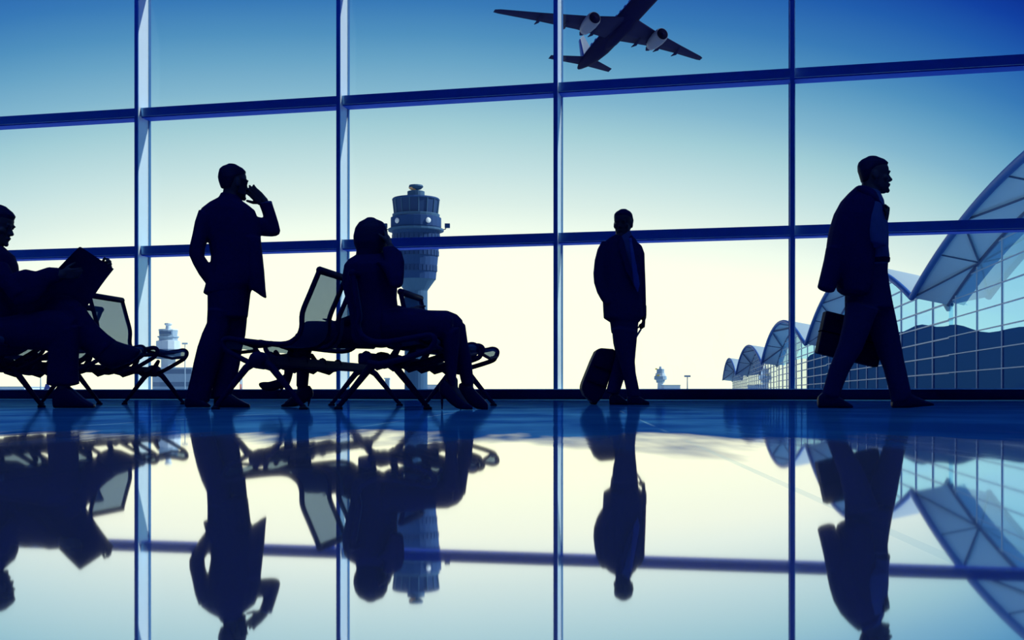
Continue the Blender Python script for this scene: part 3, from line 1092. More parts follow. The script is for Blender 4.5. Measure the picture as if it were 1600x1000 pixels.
def hand(mb, w, d, side, bend, size=1.0, curl=(20, 30, 20), thumb=(40, 10), spread=0.0):
    """five fingers on a palm. w wrist, d hand direction, side towards the thumb, bend the way the fingers close"""
    w, d = Vector(w), Vector(d).normalized()
    side = Vector(side)
    side = (side - d * side.dot(d)).normalized()
    nb = Vector(bend)
    nb = (nb - d * nb.dot(d) - side * nb.dot(side)).normalized()
    offs = (.029, .010, -.009, -.027)
    lens = (.072, .080, .074, .058)
    for i in range(4):
        o = offs[i] * size
        base = w + d * (.088 - abs(i - 1.2) * .004) * size + side * o
        mb.tube([w + side * o * .62 - d * .01, w + d * .045 * size + side * o * .9, base], [.0155 * size, .0150 * size, .0115 * size], 10)
        p, a = base, 0.0
        pts, rad = [p], [.0100 * size]
        for j in range(3):
            a += math.radians(curl[j] + i * 3)
            L = lens[i] * size * (.45, .32, .23)[j]
            v = (d + side * spread * o * 12).normalized() * math.cos(a) + nb * math.sin(a)
            p = p + v * L
            pts.append(p)
            rad.append((.0092, .0085, .0072)[j] * size)
        mb.tube(pts, rad, 10)
    t0 = w + d * .02 * size + side * .026 * size
    a, b = math.radians(thumb[0]), math.radians(thumb[1])
    v1 = d * math.cos(a) + side * math.sin(a) + nb * .35
    v2 = d * math.cos(a * .6) + side * math.sin(a * .6) + nb * math.sin(b + .5)
    t1 = t0 + v1.normalized() * .040 * size
    t2 = t1 + v2.normalized() * .034 * size
    t3 = t2 + v2.normalized() * .026 * size
    mb.tube([t0 - d * .015 * size, t0, t1, t2, t3], [.014 * size, .015 * size, .0115 * size, .0100 * size, .0080 * size], 10)


def grow(fig, parts, name='person', label='', loc=None):
    t = thing(name, label, 'person', loc)
    for nm, mb, m, vox, sm in parts:
        mb.remesh(nm, M[m], t, vox, sm, .5, loc)
    return t


def shoe(fig, rows, w=0.0, rd=.042):
    """rows (x, top, bottom) from heel to toe, as seen from the side"""
    mb = MB()
    n = len(rows)
    rr = [(x, yt, x, yb, w, rd * (.80 if i == 0 else (.62 if i == n - 1 else 1.0))) for i, (x, yt, yb) in enumerate(rows)]
    fig.loft(mb, rr, .25, 1.0, 3.0)
    return mb


def hair_cap(mb, L, w=1.0, low=.47, front=.70, thick=.006, lowback=.28):
    """short hair: a skin over skull, temples and nape"""
    n = 24
    rings = []
    for t, a, b, hw in [(lowback, -.040, -.082, .052), (low, -.020, -.098, .074), (.60, -.005, -.107, .080), (front, .075, -.110, .082), (.84, .083, -.104, .077),
                        (.93, .058, -.083, .061), (1.0, .018, -.05, .034)]:
        m, r = (a + b) / 2, (a - b) / 2
        rings.append([L(hw * math.cos(q), m + (r + thick) * math.sin(q), t + .025) for q in [2 * math.pi * i / n for i in range(n)]])
    mb.rings(rings, True, .3)


# ---- the caller, standing behind the benches, seen from behind
def caller():
    g = Fig(8.76, 258, 634)
    P = g.P
    loc = P(335, 634, 0)
    loc.z = 0
    torso = [(348, 304, 373, 309, 0, .062), (341, 309, 378, 313, 0, .08), (328, 316, 388, 320, 0, .105), (315, 326, 398, 328, 0, .122), (311, 341, 404, 343, 0, .128),
             (317, 358, 407, 362, 0, .128), (326, 377, 408, 381, 0, .126), (330, 400, 410, 403, 0, .125), (328, 425, 411, 428, 0, .130),
             (322, 443, 402, 443, 0, .134), (318, 457, 392, 453, 0, .125)]
    flap = [(385, 370, 407, 372, -.05, .07), (388, 400, 410, 400, -.05, .075), (390, 425, 412.5, 424, -.05, .08), (391, 450, 414.5, 450, -.05, .07), (404, 458, 416.5, 465, -.05, .04)]
    arm_l = [(311, 328, 334, 340, -.06, .058), (305, 346, 328, 354, -.07, .058), (301, 366, 325, 371, -.08, .055), (296.5, 384, 320, 388, -.08, .052), (296, 398, 319, 399, -.08, .05),
             (302, 412, 324, 406, -.07, .048), (311, 428, 331, 419, -.06, .045), (320, 440, 337, 431, -.05, .042)]
    arm_r = [(392, 325, 390, 364, .02, .058), (402, 338, 402, 367, .05, .058), (413, 340, 413, 368.5, .08, .055), (423, 343, 424, 369, .10, .05), (431, 347, 432, 368, .10, .045)]
    fore_r = [(415, 352, 436, 366, .10, .046), (412, 342, 438, 360, .10, .048), (410.5, 334, 435, 347, .10, .046), (408, 327, 430, 331, .10, .042), (405, 320, 425, 316, .10, .038)]
    pelvis = [(324, 440, 398, 440, 0, .120), (325, 458, 391, 456, 0, .125), (325, 475, 389, 473, 0, .122), (325, 492, 386.5, 494, 0, .118)]
    leg_l = [(325, 482, 362, 486, -.04, .092), (324, 503, 360, 506, -.04, .090), (316, 520, 355, 527, -.05, .085), (309, 540, 349, 547, -.06, .078), (303, 564, 341.5, 568, -.06, .072),
             (298, 588, 335, 592, -.05, .066), (293, 608, 329.5, 611, -.05, .064), (288.5, 624, 327, 625, -.04, .062)]
    leg_r = [(346, 482, 386.5, 484, .05, .092), (348, 500, 385, 502, .06, .090), (347, 520, 383, 522, .06, .082), (344, 541, 378, 543, .06, .075), (340, 560, 374.5, 567, .06, .070),
             (336.5, 580, 371, 584, .06, .066), (333, 600, 366, 603, .06, .064), (329, 619, 361, 616, .05, .060)]
    body = MB()
    L = head(body, P(365, 285, .0), (.72, .69, -.03), .248, (0.04, 0, 1))
    g.loft(body, [(349, 282, 372, 285, -.01, .055), (349.5, 296, 371, 300, -.01, .055), (347, 309, 374, 313, 0, .066), (338, 320, 386, 322, 0, .085)])
    for q in (torso[3:], arm_l, arm_r, fore_r, pelvis, leg_l, leg_r):
        g.loft(body, q, .35, .84)
    wr = P(414.5, 318, .10)
    g.tube(body, [(421, 335, .10), (416, 320, .10), (413, 312, .09)], [.033, .028, .027])
    hand(body, P(411, 314, .09), (-.72, -.05, .66), (-.66, .1, -.72), (-.1, .6, -.8), 1.16, (8, 20, 22), (46, 8), .35)
    # the left hand goes into the trouser pocket, inside the jacket
    hand(body, P(326, 433, -.05), Vector((.35, .1, -.9)), (.9, .2, .3), (.4, -.3, 0), .95, (15, 20, 15))
    jk = MB()
    for q in (torso, flap, arm_l, arm_r, fore_r):
        g.loft(jk, q, .3)
    # folded collar
    g.loft(jk, [(346, 301, 374, 306, 0, .068), (343, 307, 377, 311, 0, .078)], .1)
    tr = MB()
    for q in (pelvis, leg_l, leg_r):
        g.loft(tr, q, .25)
    hr = MB()
    hair_cap(hr, L)
    s1 = shoe(g, [(291, 619, 634), (300, 613, 634), (312, 617, 634), (322, 625, 634), (328, 630, 634)], -.06)
    s2 = shoe(g, [(336, 617, 634), (345, 608, 634), (358, 611, 634), (370, 619, 634), (381, 625, 634), (390, 629.5, 634)], .05)
    sh = MB()
    g.loft(sh, [(409, 326, 428, 326, .10, .036), (405.5, 318, 424.5, 313.5, .10, .034)], .1)
    t = grow(g, [('body', body, 'skin', .0055, 2), ('jacket', jk, 'suit', .008, 2), ('trousers', tr, 'suit', .008, 2), ('hair', hr, 'hair', .006, 2),
                 ('shirt_cuff', sh, 'shirt', .006, 1), ('shoe', s1, 'shoe', .006, 1), ('shoe', s2, 'shoe', .006, 1)],
             'person', 'man in dark suit standing with phone at his ear and hand in pocket', loc)
    ph = thing('mobile_phone', 'dark mobile phone held to the ear of the standing man', 'phone', P(379, 291, -.03))
    ph.rotation_euler = (math.radians(-14), math.radians(4), math.radians(-46))
    MB().box((-.006, -.033, -.06), (.006, .033, .06)).build('case', M['phone'], ph, bevel=.004)
    MB().box((-.0072, -.029, -.052), (-.0058, .029, .052)).build('screen', M['tower_dark'], ph)


caller()


# ---- the walker with the jacket over his shoulder
def walker():
    g = Fig(8.42, 247, 637.5)
    P = g.P
    loc = P(1368, 637, 0)
    loc.z = 0
    torso = [(1346, 296, 1377, 306, .0, .065), (1338, 306, 1380, 314, .0, .10), (1332, 322, 1380.5, 328, .0, .155), (1331, 342, 1384, 346, .0, .165), (1334, 362, 1386, 366, 0, .155),
             (1337, 385, 1386, 387, 0, .14), (1338, 402, 1388, 402, 0, .135), (1338, 416, 1385, 414, 0, .135)]
    arm_r = [(1346, 312, 1378, 320, -.16, .055), (1348, 335, 1379, 342, -.19, .055), (1352, 360, 1381, 366, -.20, .052), (1357, 378, 1384.5, 384, -.20, .05)]
    fore_r = [(1362, 386, 1387, 380, -.19, .046), (1364, 372, 1386, 368, -.17, .044), (1367, 358, 1386.5, 356, -.15, .040), (1371, 346, 1387, 345, -.12, .034)]
    arm_l = [(1340, 316, 1362, 318, .17, .055), (1334, 350, 1358, 352, .21, .052), (1328, 390, 1350, 392, .23, .048), (1325, 430, 1344, 431, .24, .042), (1326, 462, 1340, 462, .24, .034)]
    pelvis = [(1338, 408, 1386, 406, 0, .13), (1330, 424, 1385, 424, 0, .135), (1323, 445, 1388, 445, 0, .138), (1321, 465, 1391.5, 463, 0, .13), (1321, 482, 1395, 480, 0, .122)]
    leg_b = [(1321, 472, 1372, 486, -.07, .098), (1321, 487, 1366, 497, -.07, .095), (1318, 505, 1358, 518, -.07, .09), (1311.5, 534, 1346, 548, -.07, .078), (1302, 560, 1334, 567, -.07, .07),
             (1295, 578, 1325, 583, -.06, .066), (1289, 600, 1316.5, 604, -.05, .060), (1284, 616, 1311, 621, -.05, .056)]
    leg_f = [(1344, 470, 1393, 470, .07, .098), (1350, 488, 1397, 488, .07, .096), (1356, 508, 1401.5, 509, .07, .09), (1364, 530, 1406.5, 536, .07, .08), (1372, 554, 1411.5, 562, .07, .072),
             (1380, 574, 1416, 581, .06, .066), (1386, 596, 1420, 600, .05, .062), (1391, 616, 1423.5, 614, .05, .058), (1393, 629, 1423, 620, .05, .054)]
    jacket = [(1338, 291, 1368, 304, -.03, .10), (1328, 300, 1371, 314, -.05, .15), (1316, 313, 1370.5, 326, -.06, .175), (1305, 333, 1369, 342, -.07, .185), (1299, 352, 1368, 360, -.07, .185),
              (1295, 370, 1366, 378, -.07, .18), (1292, 392, 1365, 398, -.07, .175), (1298, 415, 1364, 420, -.07, .17), (1305, 436, 1362, 440, -.06, .165), (1310, 453, 1355, 460, -.06, .15)]
    flap = [(1292, 386, 1322, 394, -.10, .10), (1288.5, 405, 1319, 414, -.10, .10), (1284, 424, 1312, 435, -.10, .095), (1278, 448, 1302.5, 456.5, -.10, .08)]
    body = MB()
    L = head(body, P(1366.5, 274, 0), (1, -.10, -.03), .252, (.02, 0, 1), 1.0, 1.0)
    g.loft(body, [(1347, 270, 1374, 276, 0, .058), (1347, 287, 1374, 296, 0, .056), (1346, 299, 1376, 308, 0, .066), (1340, 312, 1379, 318, 0, .10)])
    for q in (torso[2:], arm_r, fore_r, arm_l, pelvis, leg_b, leg_f):
        g.loft(body, q, .35, .84)
    g.tube(body, [(1374, 365, -.16), (1378, 352, -.13), (1380, 343, -.11)], [.034, .03, .028])
    # fist that grips the jacket by its collar
    hand(body, P(1384, 344, -.11), (.22, .12, 1), (-.2, -1, 0), (-1, .1, -.25), 1.0, (55, 80, 55), (30, 60))
    hand(body, P(1333, 461, .24), (.03, .0, -1), (1, .05, 0), (.0, -1, 0), .98, (62, 78, 50), (25, 55))
    shirt = MB()
    for q in (torso, arm_r, fore_r, arm_l):
        g.loft(shirt, q, .3)
    g.loft(shirt, [(1346, 292, 1375, 301, 0, .064), (1344, 300, 1378, 309, 0, .075)], .1)
    tr = MB()
    for q in (pelvis, leg_b, leg_f):
        g.loft(tr, q, .25)
    belt = MB()
    g.loft(belt, [(1335, 406, 1389, 403, 0, .142), (1334, 414, 1388, 411, 0, .144)], .05)
    hr = MB()
    hair_cap(hr, L, low=.50, front=.74)
    s1 = shoe(g, [(1279, 619, 637.5), (1288, 611, 637.5), (1300, 613, 637.5), (1312, 621, 637.5), (1323, 628, 637.5), (1331.5, 633, 637.5)], -.05)
    s2 = shoe(g, [(1394, 626, 637.5), (1402, 613, 637.5), (1418, 612, 637.5), (1430, 619, 636.5), (1443, 625, 635), (1452, 628, 634.5), (1458, 630.5, 634)], .05)
    grow(g, [('body', body, 'skin', .0055, 2), ('shirt', shirt, 'shirt', .008, 2), ('trousers', tr, 'suit_blue', .008, 2), ('belt', belt, 'leather', .007, 1), ('hair', hr, 'hair', .006, 2),
             ('shoe', s1, 'shoe', .006, 1), ('shoe', s2, 'shoe', .006, 1)],
         'person', 'man in shirt and dark trousers striding right with a jacket over his shoulder', loc)
    jl = P(1330, 380, -.07)
    jm = MB()
    g.loft(jm, jacket, .3)
    g.loft(jm, flap, .25)
    j = thing('suit_jacket', 'dark suit jacket slung over the shoulder of the striding man', 'jacket', jl)
    jm.remesh('cloth', M['suit'], j, .008, 2, .5, jl)
    cl = MB()
    cl.tube([P(1341, 293, -.17), P(1352, 300, -.2), P(1366, 311, -.2), P(1377, 324, -.16), P(1383, 330, -.12)], [.018, .022, .024, .022, .015], 10, flat=.6)
    me = cl.mesh('collar')
    me.transform(Matrix.Translation(-jl))
    link('collar', me, M['suit'], j)
    # briefcase on the far side
    w = .27
    tl, bl, br, tr_ = P(1288.5, 486, w), P(1274.5, 551.5, w), P(1369, 574.5, w), P(1383, 509, w)
    cl = (tl + tr_ + bl + br) / 4
    b = thing('briefcase', 'black briefcase hanging from the far hand of the striding man', 'briefcase', cl)

    def q(u, v):
        return tl + (tr_ - tl) * u + (bl - tl) * v - cl

    dv = Vector((0, .11, 0))
    hv = dv / 2
    o = MB().prism([q(0, .0) - hv, q(1, .0) - hv, q(1, 1) - hv, q(0, 1) - hv], dv).build('case', M['leather'], b, bevel=.012)
    MB().prism([q(-.004, .46) - hv * 1.03, q(1.004, .46) - hv * 1.03, q(1.004, .49) - hv * 1.03, q(-.004, .49) - hv * 1.03], dv * 1.03).build('seam', M['black'], o)
    a0, a1 = q(.40, .0), q(.60, .0)
    upd = (tl - bl).normalized()
    MB().tube([a0, a0 + upd * .05 + (a1 - a0) * .06, a0 + upd * .065 + (a1 - a0) * .25, a0 + upd * .065 + (a1 - a0) * .75, a1 + upd * .05 - (a1 - a0) * .06, a1], .010, 10).build('handle', M['leather'], b, True)
    for u in (.2, .8):
        MB().prism([q(u - .03, .02) - hv * 1.06, q(u + .03, .02) - hv * 1.06, q(u + .03, .13) - hv * 1.06, q(u - .03, .13) - hv * 1.06], (0, .006, 0)).build('latch', M['frame'], b)


walker()


# ---- the man pulling a suitcase towards us
def traveller():
    g = Fig(10.7, 330, 636)
    P = g.P
    loc = P(980, 636, 0)
    loc.z = 0
    torso = [(961, 367, 986, 368, 0, .062), (952, 372, 993, 374, 0, .09), (944, 379, 999, 384, 0, .115), (941, 393, 1002, 396, 0, .13), (940, 415, 1002, 416, 0, .135),
             (940, 440, 1002, 440, 0, .13), (941, 462, 1002, 462, 0, .132), (942, 480, 1004, 480, 0, .138), (943, 499, 1005, 496, 0, .14), (951.5, 504.5, 1000, 504, 0, .13)]
    arm_l = [(940, 378, 956, 384, .0, .062), (933.5, 390, 952, 396, .0, .062), (929, 408, 949, 411, -.01, .06), (927, 428, 946.5, 428, -.02, .056), (928, 443, 947, 440, -.03, .054),
             (933, 459, 950, 452, -.05, .05), (939, 470, 955, 462, -.07, .047), (945, 478, 959, 470, -.08, .042)]
    arm_r = [(988, 378, 1003, 386, .02, .062), (993, 394, 1007, 397, .02, .062), (994.5, 415, 1007.5, 415, .03, .058), (996, 435, 1008.3, 435, .03, .055), (997, 455, 1009, 455, .03, .05),
             (998.5, 475, 1009.4, 475, .04, .046), (1000, 495, 1009.6, 495, .05, .042)]
    pelvis = [(944, 478, 1002, 478, 0, .125), (950, 496, 999, 496, 0, .128), (953.5, 508, 997, 512, 0, .125), (955, 522, 996, 526, 0, .12)]
    leg_f = [(956, 516, 996, 520, -.07, .10), (958, 532, 995, 535, -.08, .098), (961.5, 548, 993.5, 550, -.09, .09), (967, 567, 992, 568, -.10, .08), (972, 586, 993.5, 586, -.10, .07),
             (976.5, 604, 997, 603, -.10, .064), (980.5, 623, 1000.5, 621, -.10, .06)]
    leg_b = [(956, 518, 992, 524, .07, .095), (958, 538, 987, 545, .09, .09), (962, 556, 983, 560, .11, .08), (956, 580, 978.5, 585, .12, .07), (950.5, 600, 972.5, 603, .12, .064), (946.5, 616, 968, 618, .12, .06)]
    body = MB()
    L = head(body, P(973.5, 350, 0), (-.38, -.92, -.06), .248, (0, 0, 1), 1.02, .92)
    g.loft(body, [(963, 348, 984, 348, .01, .055), (963, 362, 984, 363, .01, .056), (959, 371, 988, 372, 0, .068), (950, 379, 996, 381, 0, .1)])
    for q in (torso[3:], arm_l, arm_r, pelvis, leg_f, leg_b):
        g.loft(body, q, .35, .84)
    g.tube(body, [(1005, 480, .05), (1005.5, 494, .05), (1005.3, 499, .05)], [.032, .029, .027])
    hand(body, P(1006, 498, .05), (.0, .05, -1), (-.1, -1, 0), (-1, .1, 0), 1.0, (70, 85, 60), (20, 60))
    hand(body, P(951, 474, -.08), (.45, .12, -.85), (.6, -.6, .3), (.3, .9, 0), .95, (15, 20, 15))
    jk = MB()
    for q in (torso, arm_l, arm_r):
        g.loft(jk, q, .3)
    # lapels lie on the chest
    for pts in ([(968, 369, -.10), (973, 395, -.155), (983, 425, -.163), (991, 447, -.155)], [(986, 369, -.095), (993, 395, -.15), (996, 425, -.158), (994, 447, -.152)]):
        jk.tube([P(*p) for p in pts], [.018, .03, .028, .012], 10, .5, .5)
    sh = MB()
    g.loft(sh, [(964, 362, 986, 363, 0, .066), (962, 369, 988, 370, -.01, .075), (967, 376, 990, 377, -.045, .07), (974, 395, 995, 395, -.075, .072), (984, 425, 996, 425, -.085, .068), (990, 445, 995, 445, -.085, .065)], .2)
    tie = MB()
    tie.tube([P(984.5, 373, -.115), P(985.5, 378, -.125)], [.019, .016], 10, .4, .6)
    tie.tube([P(985.5, 378, -.125), P(988, 395, -.158), P(991.5, 420, -.166), P(995, 446, -.162), P(996.5, 458, -.158)], [.014, .022, .028, .030, .006], 10, .3, .35)
    tr = MB()
    for q in (pelvis, leg_f, leg_b):
        g.loft(tr, q, .25)
    hr = MB()
    hair_cap(hr, L, thick=.002)
    s1 = shoe(g, [(981, 622, 636), (988, 617, 636), (997, 621, 636), (1006, 627, 636), (1014, 631, 636)], -.11)
    s2 = shoe(g, [(953, 622, 636), (960, 615, 636), (969, 621, 636), (976, 627, 636), (982, 631, 636)], .12)
    grow(g, [('body', body, 'skin_dark', .0055, 2), ('jacket', jk, 'suit_blue', .008, 2), ('trousers', tr, 'suit_blue', .008, 2), ('shirt', sh, 'shirt', .007, 1), ('tie', tie, 'tie', .006, 1),
             ('hair', hr, 'hair', .006, 2), ('shoe', s1, 'shoe', .006, 1), ('shoe', s2, 'shoe', .006, 1)],
         'person', 'man in suit and tie facing us, pulling a wheeled suitcase behind him', loc)
    # suitcase, tilted on its wheels
    w = .16
    base = P(922, 636, w + .2)
    base.z = 0
    s = thing('wheeled_suitcase', 'black wheeled suitcase tilted behind the man in the tie', 'suitcase', base)
    prof = [(936, 547), (940, 546), (958, 547.5), (964, 551.5), (962.5, 562), (947, 612), (940, 626), (931, 634), (926, 632), (913.5, 621), (908.5, 609), (911, 600), (925, 565), (932, 550)]
    mb = MB()
    mb.prism([P(x, y, w) - base for x, y in prof], (0, .40, 0))
    shl = mb.build('shell', M['case'], s, bevel=.02)
    for a, b in (((929, 573), (955, 582)), ((919, 597), (947, 607))):
        p, q = P(*a, w) - base, P(*b, w) - base
        MB().tube([p + Vector((0, -.012, 0)), q + Vector((0, -.012, 0))], .010, 8).build('strap', M['leather'], shl, True)
    for dy in (.05, .35):
        c = P(930, 632, w) - base
        MB().tube([Vector((c.x, dy + w - .2 - .16 + .02, .028)), Vector((c.x, dy + w - .2 - .16 + .055, .028))], .028, 16, .1).build('wheel', M['rubber'], s, True)
    tp = P(955, 592, w + .15)
    hd = P(1003, 514, .05)
    ro = []
    for dx in (-.05, .05):
        off = Vector((0, dx, 0))
        MB().tube([tp + off - base, tp + (hd - tp) * .96 + off * .6 - base], .0075, 8).build('handle_rod', M['steel'], s, True)
    MB().tube([hd + Vector((-.003, -.06, 0)) - base, hd + Vector((-.003, .06, 0)) - base], .013, 12).build('grip', M['rubber'], s, True)


traveller()


# ---- woman on the near seat, hand to her face
def seated_woman():
    g = Fig(7.5, 341, 641)
    P = g.P
    loc = P(640, 641, 0)
    loc.z = 0
    torso = [(563, 388, 596, 390, 0, .062), (556, 399, 603, 400, 0, .09), (545, 406, 612, 408, 0, .13), (538, 415, 618, 416, 0, .155), (535.5, 430, 621, 430, 0, .16), (535, 447, 621, 447, 0, .155),
             (540, 467, 620, 466, 0, .15), (545, 485, 622, 482, 0, .155), (548, 503, 628, 500, 0, .165), (549, 522, 634, 518, 0, .17), (552, 534, 636, 532, 0, .16)]
    arm = [(588, 410, 622, 412, -.14, .052), (600, 424, 629, 422, -.17, .05), (606, 437, 631, 432, -.19, .048), (610, 449, 628, 447, -.20, .044)]
    fore = [(608, 444, 630, 444, -.20, .044), (606, 430, 631.5, 428, -.18, .044), (602, 412, 632, 409, -.15, .042), (599, 398, 628, 394, -.11, .038), (597, 388, 616, 385, -.08, .034)]
    arm2 = [(560, 412, 585, 412, .15, .055), (575, 435, 600, 435, .18, .052), (590, 458, 612, 456, .18, .05), (610, 474, 612, 490, .15, .042), (640, 482, 640, 495, .10, .036)]
    thigh = [(600, 482, 600, 536, -.09, .10), (620, 481, 620, 536, -.09, .10), (640, 482, 640, 535, -.09, .10), (660, 485, 660, 536, -.09, .095), (680, 486.5, 679, 532, -.09, .09), (697, 488, 692, 534, -.09, .082), (708, 496, 696, 541, -.09, .075)]
    thigh2 = [(600, 482, 600, 534, .10, .10), (640, 481, 640, 533, .10, .10), (670, 485, 670, 530, .10, .092), (699, 485.5, 695, 528, .10, .085), (714, 491.5, 704, 530, .10, .078), (723, 501, 707, 535, .10, .07)]
    shin = [(689, 527, 719, 512, -.09, .075), (690, 541, 718, 536, -.09, .07), (693, 556, 716, 556, -.09, .062), (696, 575, 714, 574, -.09, .055), (698, 590, 713, 590, -.09, .048), (700, 603, 713, 604, -.09, .042)]
    shin2 = [(705, 520, 727, 507, .10, .07), (708, 538, 731, 536, .10, .066), (713, 556, 736, 556, .10, .058), (716, 575, 738, 575, .10, .052), (719, 592, 739.5, 590, .10, .046), (722, 603, 740, 602, .10, .042)]
    body = MB()
    L = head(body, P(581, 371, 0), (.75, .45, -.2), .232, (.1, 0, 1))
    g.loft(body, [(566, 372, 592, 374, 0, .05), (566, 388, 594, 390, 0, .052), (558, 400, 602, 402, 0, .08)])
    for q in (torso[2:], arm, fore, arm2, thigh, thigh2, shin, shin2):
        g.loft(body, q, .35, .84)
    for a in ([(706, 595, -.09), (708, 608, -.09), (716, 622, -.09), (726, 633, -.09)], [(731, 595, .10), (732, 608, .10), (740, 622, .10), (752, 632, .10)]):
        g.tube(body, a, [.040, .034, .032, .025])
    g.tube(body, [(619, 405, -.13), (612, 391, -.09), (609, 384, -.07)], [.029, .025, .024])
    hand(body, P(609, 385, -.07), (-.25, .25, .95), (-.2, -1, 0), (-.9, .3, 0), .92, (15, 25, 20), (35, 15))
    hand(body, P(640, 488, .10), (1, -.1, -.15), (0, .2, 1), (0, -.1, -1), .92, (15, 20, 15))
    jk = MB()
    for q in (torso, arm, fore, arm2):
        g.loft(jk, q, .3)
    tr = MB()
    for q in (thigh, thigh2, shin, shin2):
        g.loft(tr, q, .25)
    g.loft(tr, [(550, 505, 628, 502, 0, .16), (551, 525, 634, 520, 0, .165), (554, 536, 636, 534, 0, .16)], .2)
    hr = MB()
    g.loft(hr, [(571, 342.5, 588, 342.5, -.01, .05), (561, 348, 599, 347, -.01, .085), (555, 357, 605, 357, -.01, .102), (552, 370, 606.5, 369, -.01, .108), (553, 381, 604, 381, -.01, .105),
                (557, 391, 600, 390, -.01, .092), (556, 400, 597, 399, -.02, .075), (553, 407, 592, 406, -.02, .05)], .35)

    def heel_shoe(rows, w, spike):
        mb = shoe(g, rows, w, .036)
        mb.tube([P(*spike[0], w), P(*spike[1], w)], [.013, .0055], 8, .2)
        return mb

    s1 = heel_shoe([(688, 600, 617), (694, 594, 622), (704, 600, 632), (714, 616, 639), (726, 629, 641), (738, 635, 641)], -.10, ((691, 612), (690.5, 640.6)))
    s2 = heel_shoe([(718, 600, 618), (726, 596, 626), (736, 602, 635), (746, 614, 640), (756, 624, 641), (762, 631, 641)], .10, ((720, 614), (719.5, 640.6)))
    grow(g, [('body', body, 'skin', .0055, 2), ('jacket', jk, 'dark_cloth', .008, 2), ('trousers', tr, 'dark_cloth', .008, 2), ('hair', hr, 'hair', .007, 2), ('shoe', s1, 'shoe', .0055, 1), ('shoe', s2, 'shoe', .0055, 1)],
         'person', 'woman seated facing right with one hand raised to her cheek', loc)


seated_woman()


# ---- second woman behind her, facing left, mostly hidden
def hidden_woman():
    g = Fig(8.98, 386, 636.5)
    P = g.P
    loc = P(540, 636.5, 0)
    loc.z = 0
    torso = [(567, 430, 583, 430, 0, .06), (557, 438, 594, 438, 0, .11), (552, 450, 598, 450, 0, .16), (550, 470, 598, 470, 0, .15), (549, 490, 598, 490, 0, .145), (546, 510, 600, 510, 0, .16), (545, 532, 600, 532, 0, .165)]
    arms = []
    for w in (-.17, .17):
        arms.append([(560, 445, 584, 445, w, .05), (562, 470, 584, 470, w, .048), (560, 492, 580, 494, w, .046), (545, 493, 545, 510, w * .9, .04), (522, 502, 522, 514, w * .7, .034)])
    th = []
    for w in (-.09, .09):
        th.append([(585, 503, 585, 546, w, .1), (550, 502, 550, 545, w, .1), (520, 503, 520, 545, w, .095), (495, 501.5, 497, 546, w, .088), (479, 502, 485, 548, w, .078), (471, 508, 478, 549, w, .07)])
    shin = [(460, 528, 488, 542, -.09, .07), (460, 548, 486, 554, -.09, .064), (462.5, 566, 484, 568, -.09, .055), (463.5, 585, 483, 585, -.09, .047), (463, 604, 481, 606, -.09, .04)]
    shin2 = [(463, 521, 484, 535, .09, .07), (454, 537, 476, 549, .09, .066), (447, 557, 467, 563, .09, .058), (444.5, 573, 459, 578, .09, .05), (444, 588, 455, 594, .09, .04), (440, 596, 451, 605, .09, .036)]
    body = MB()
    L = head(body, P(573, 409, 0), (-1, .1, -.05), .225)
    g.loft(body, [(566, 410, 582, 410, 0, .048), (566, 428, 582, 428, 0, .05), (558, 438, 592, 438, 0, .085)])
    for q in [torso[2:]] + arms + th + [shin, shin2]:
        g.loft(body, q, .35, .84)
    g.tube(body, [(472, 598, -.09), (470, 612, -.09), (460, 624, -.09), (448, 632, -.09)], [.036, .032, .030, .022])
    g.tube(body, [(447, 590, .09), (440, 598, .09), (428, 602, .09), (414, 602, .09)], [.032, .030, .028, .020])
    for w in (-.17, .17):
        hand(body, P(524, 508, w * .7), (-1, 0, -.05), (0, -w, .5), (0, 0, -1), .9, (12, 18, 15))
    jk = MB()
    for q in [torso] + arms:
        g.loft(jk, q, .3)
    sk = MB()
    for q in th + [shin, shin2]:
        g.loft(sk, q, .25)
    hr = MB()
    g.loft(hr, [(566, 387, 580, 387, 0, .05), (559, 393, 588, 393, 0, .085), (560, 408, 592, 408, 0, .095), (566, 424, 592, 424, 0, .085), (570, 438, 590, 438, 0, .06)], .35)
    s1 = shoe(g, [(488, 609, 621), (484, 603, 625), (472, 602, 633), (460, 619, 636), (450, 628, 636.5), (440, 633, 636.5)], -.09, .036)
    s1.tube([P(485, 617, -.09), P(481.5, 636.2, -.09)], [.013, .0055], 8, .2)
    s2 = shoe(g, [(450, 588, 600), (443, 588, 605), (431, 594, 611), (420, 597, 612.5), (411, 597, 610), (405.5, 598.5, 604)], .09, .036)
    s2.tube([P(447, 596, .09), P(434.5, 620, .09)], [.013, .0055], 8, .2)
    grow(g, [('body', body, 'skin', .0055, 2), ('jacket', jk, 'dark_cloth', .008, 2), ('trousers', sk, 'dark_cloth', .008, 2), ('hair', hr, 'hair', .007, 2), ('shoe', s1, 'shoe', .0055, 1), ('shoe', s2, 'shoe', .0055, 1)],
         'person', 'woman in heels seated facing left, mostly hidden behind another', loc)


hidden_woman()


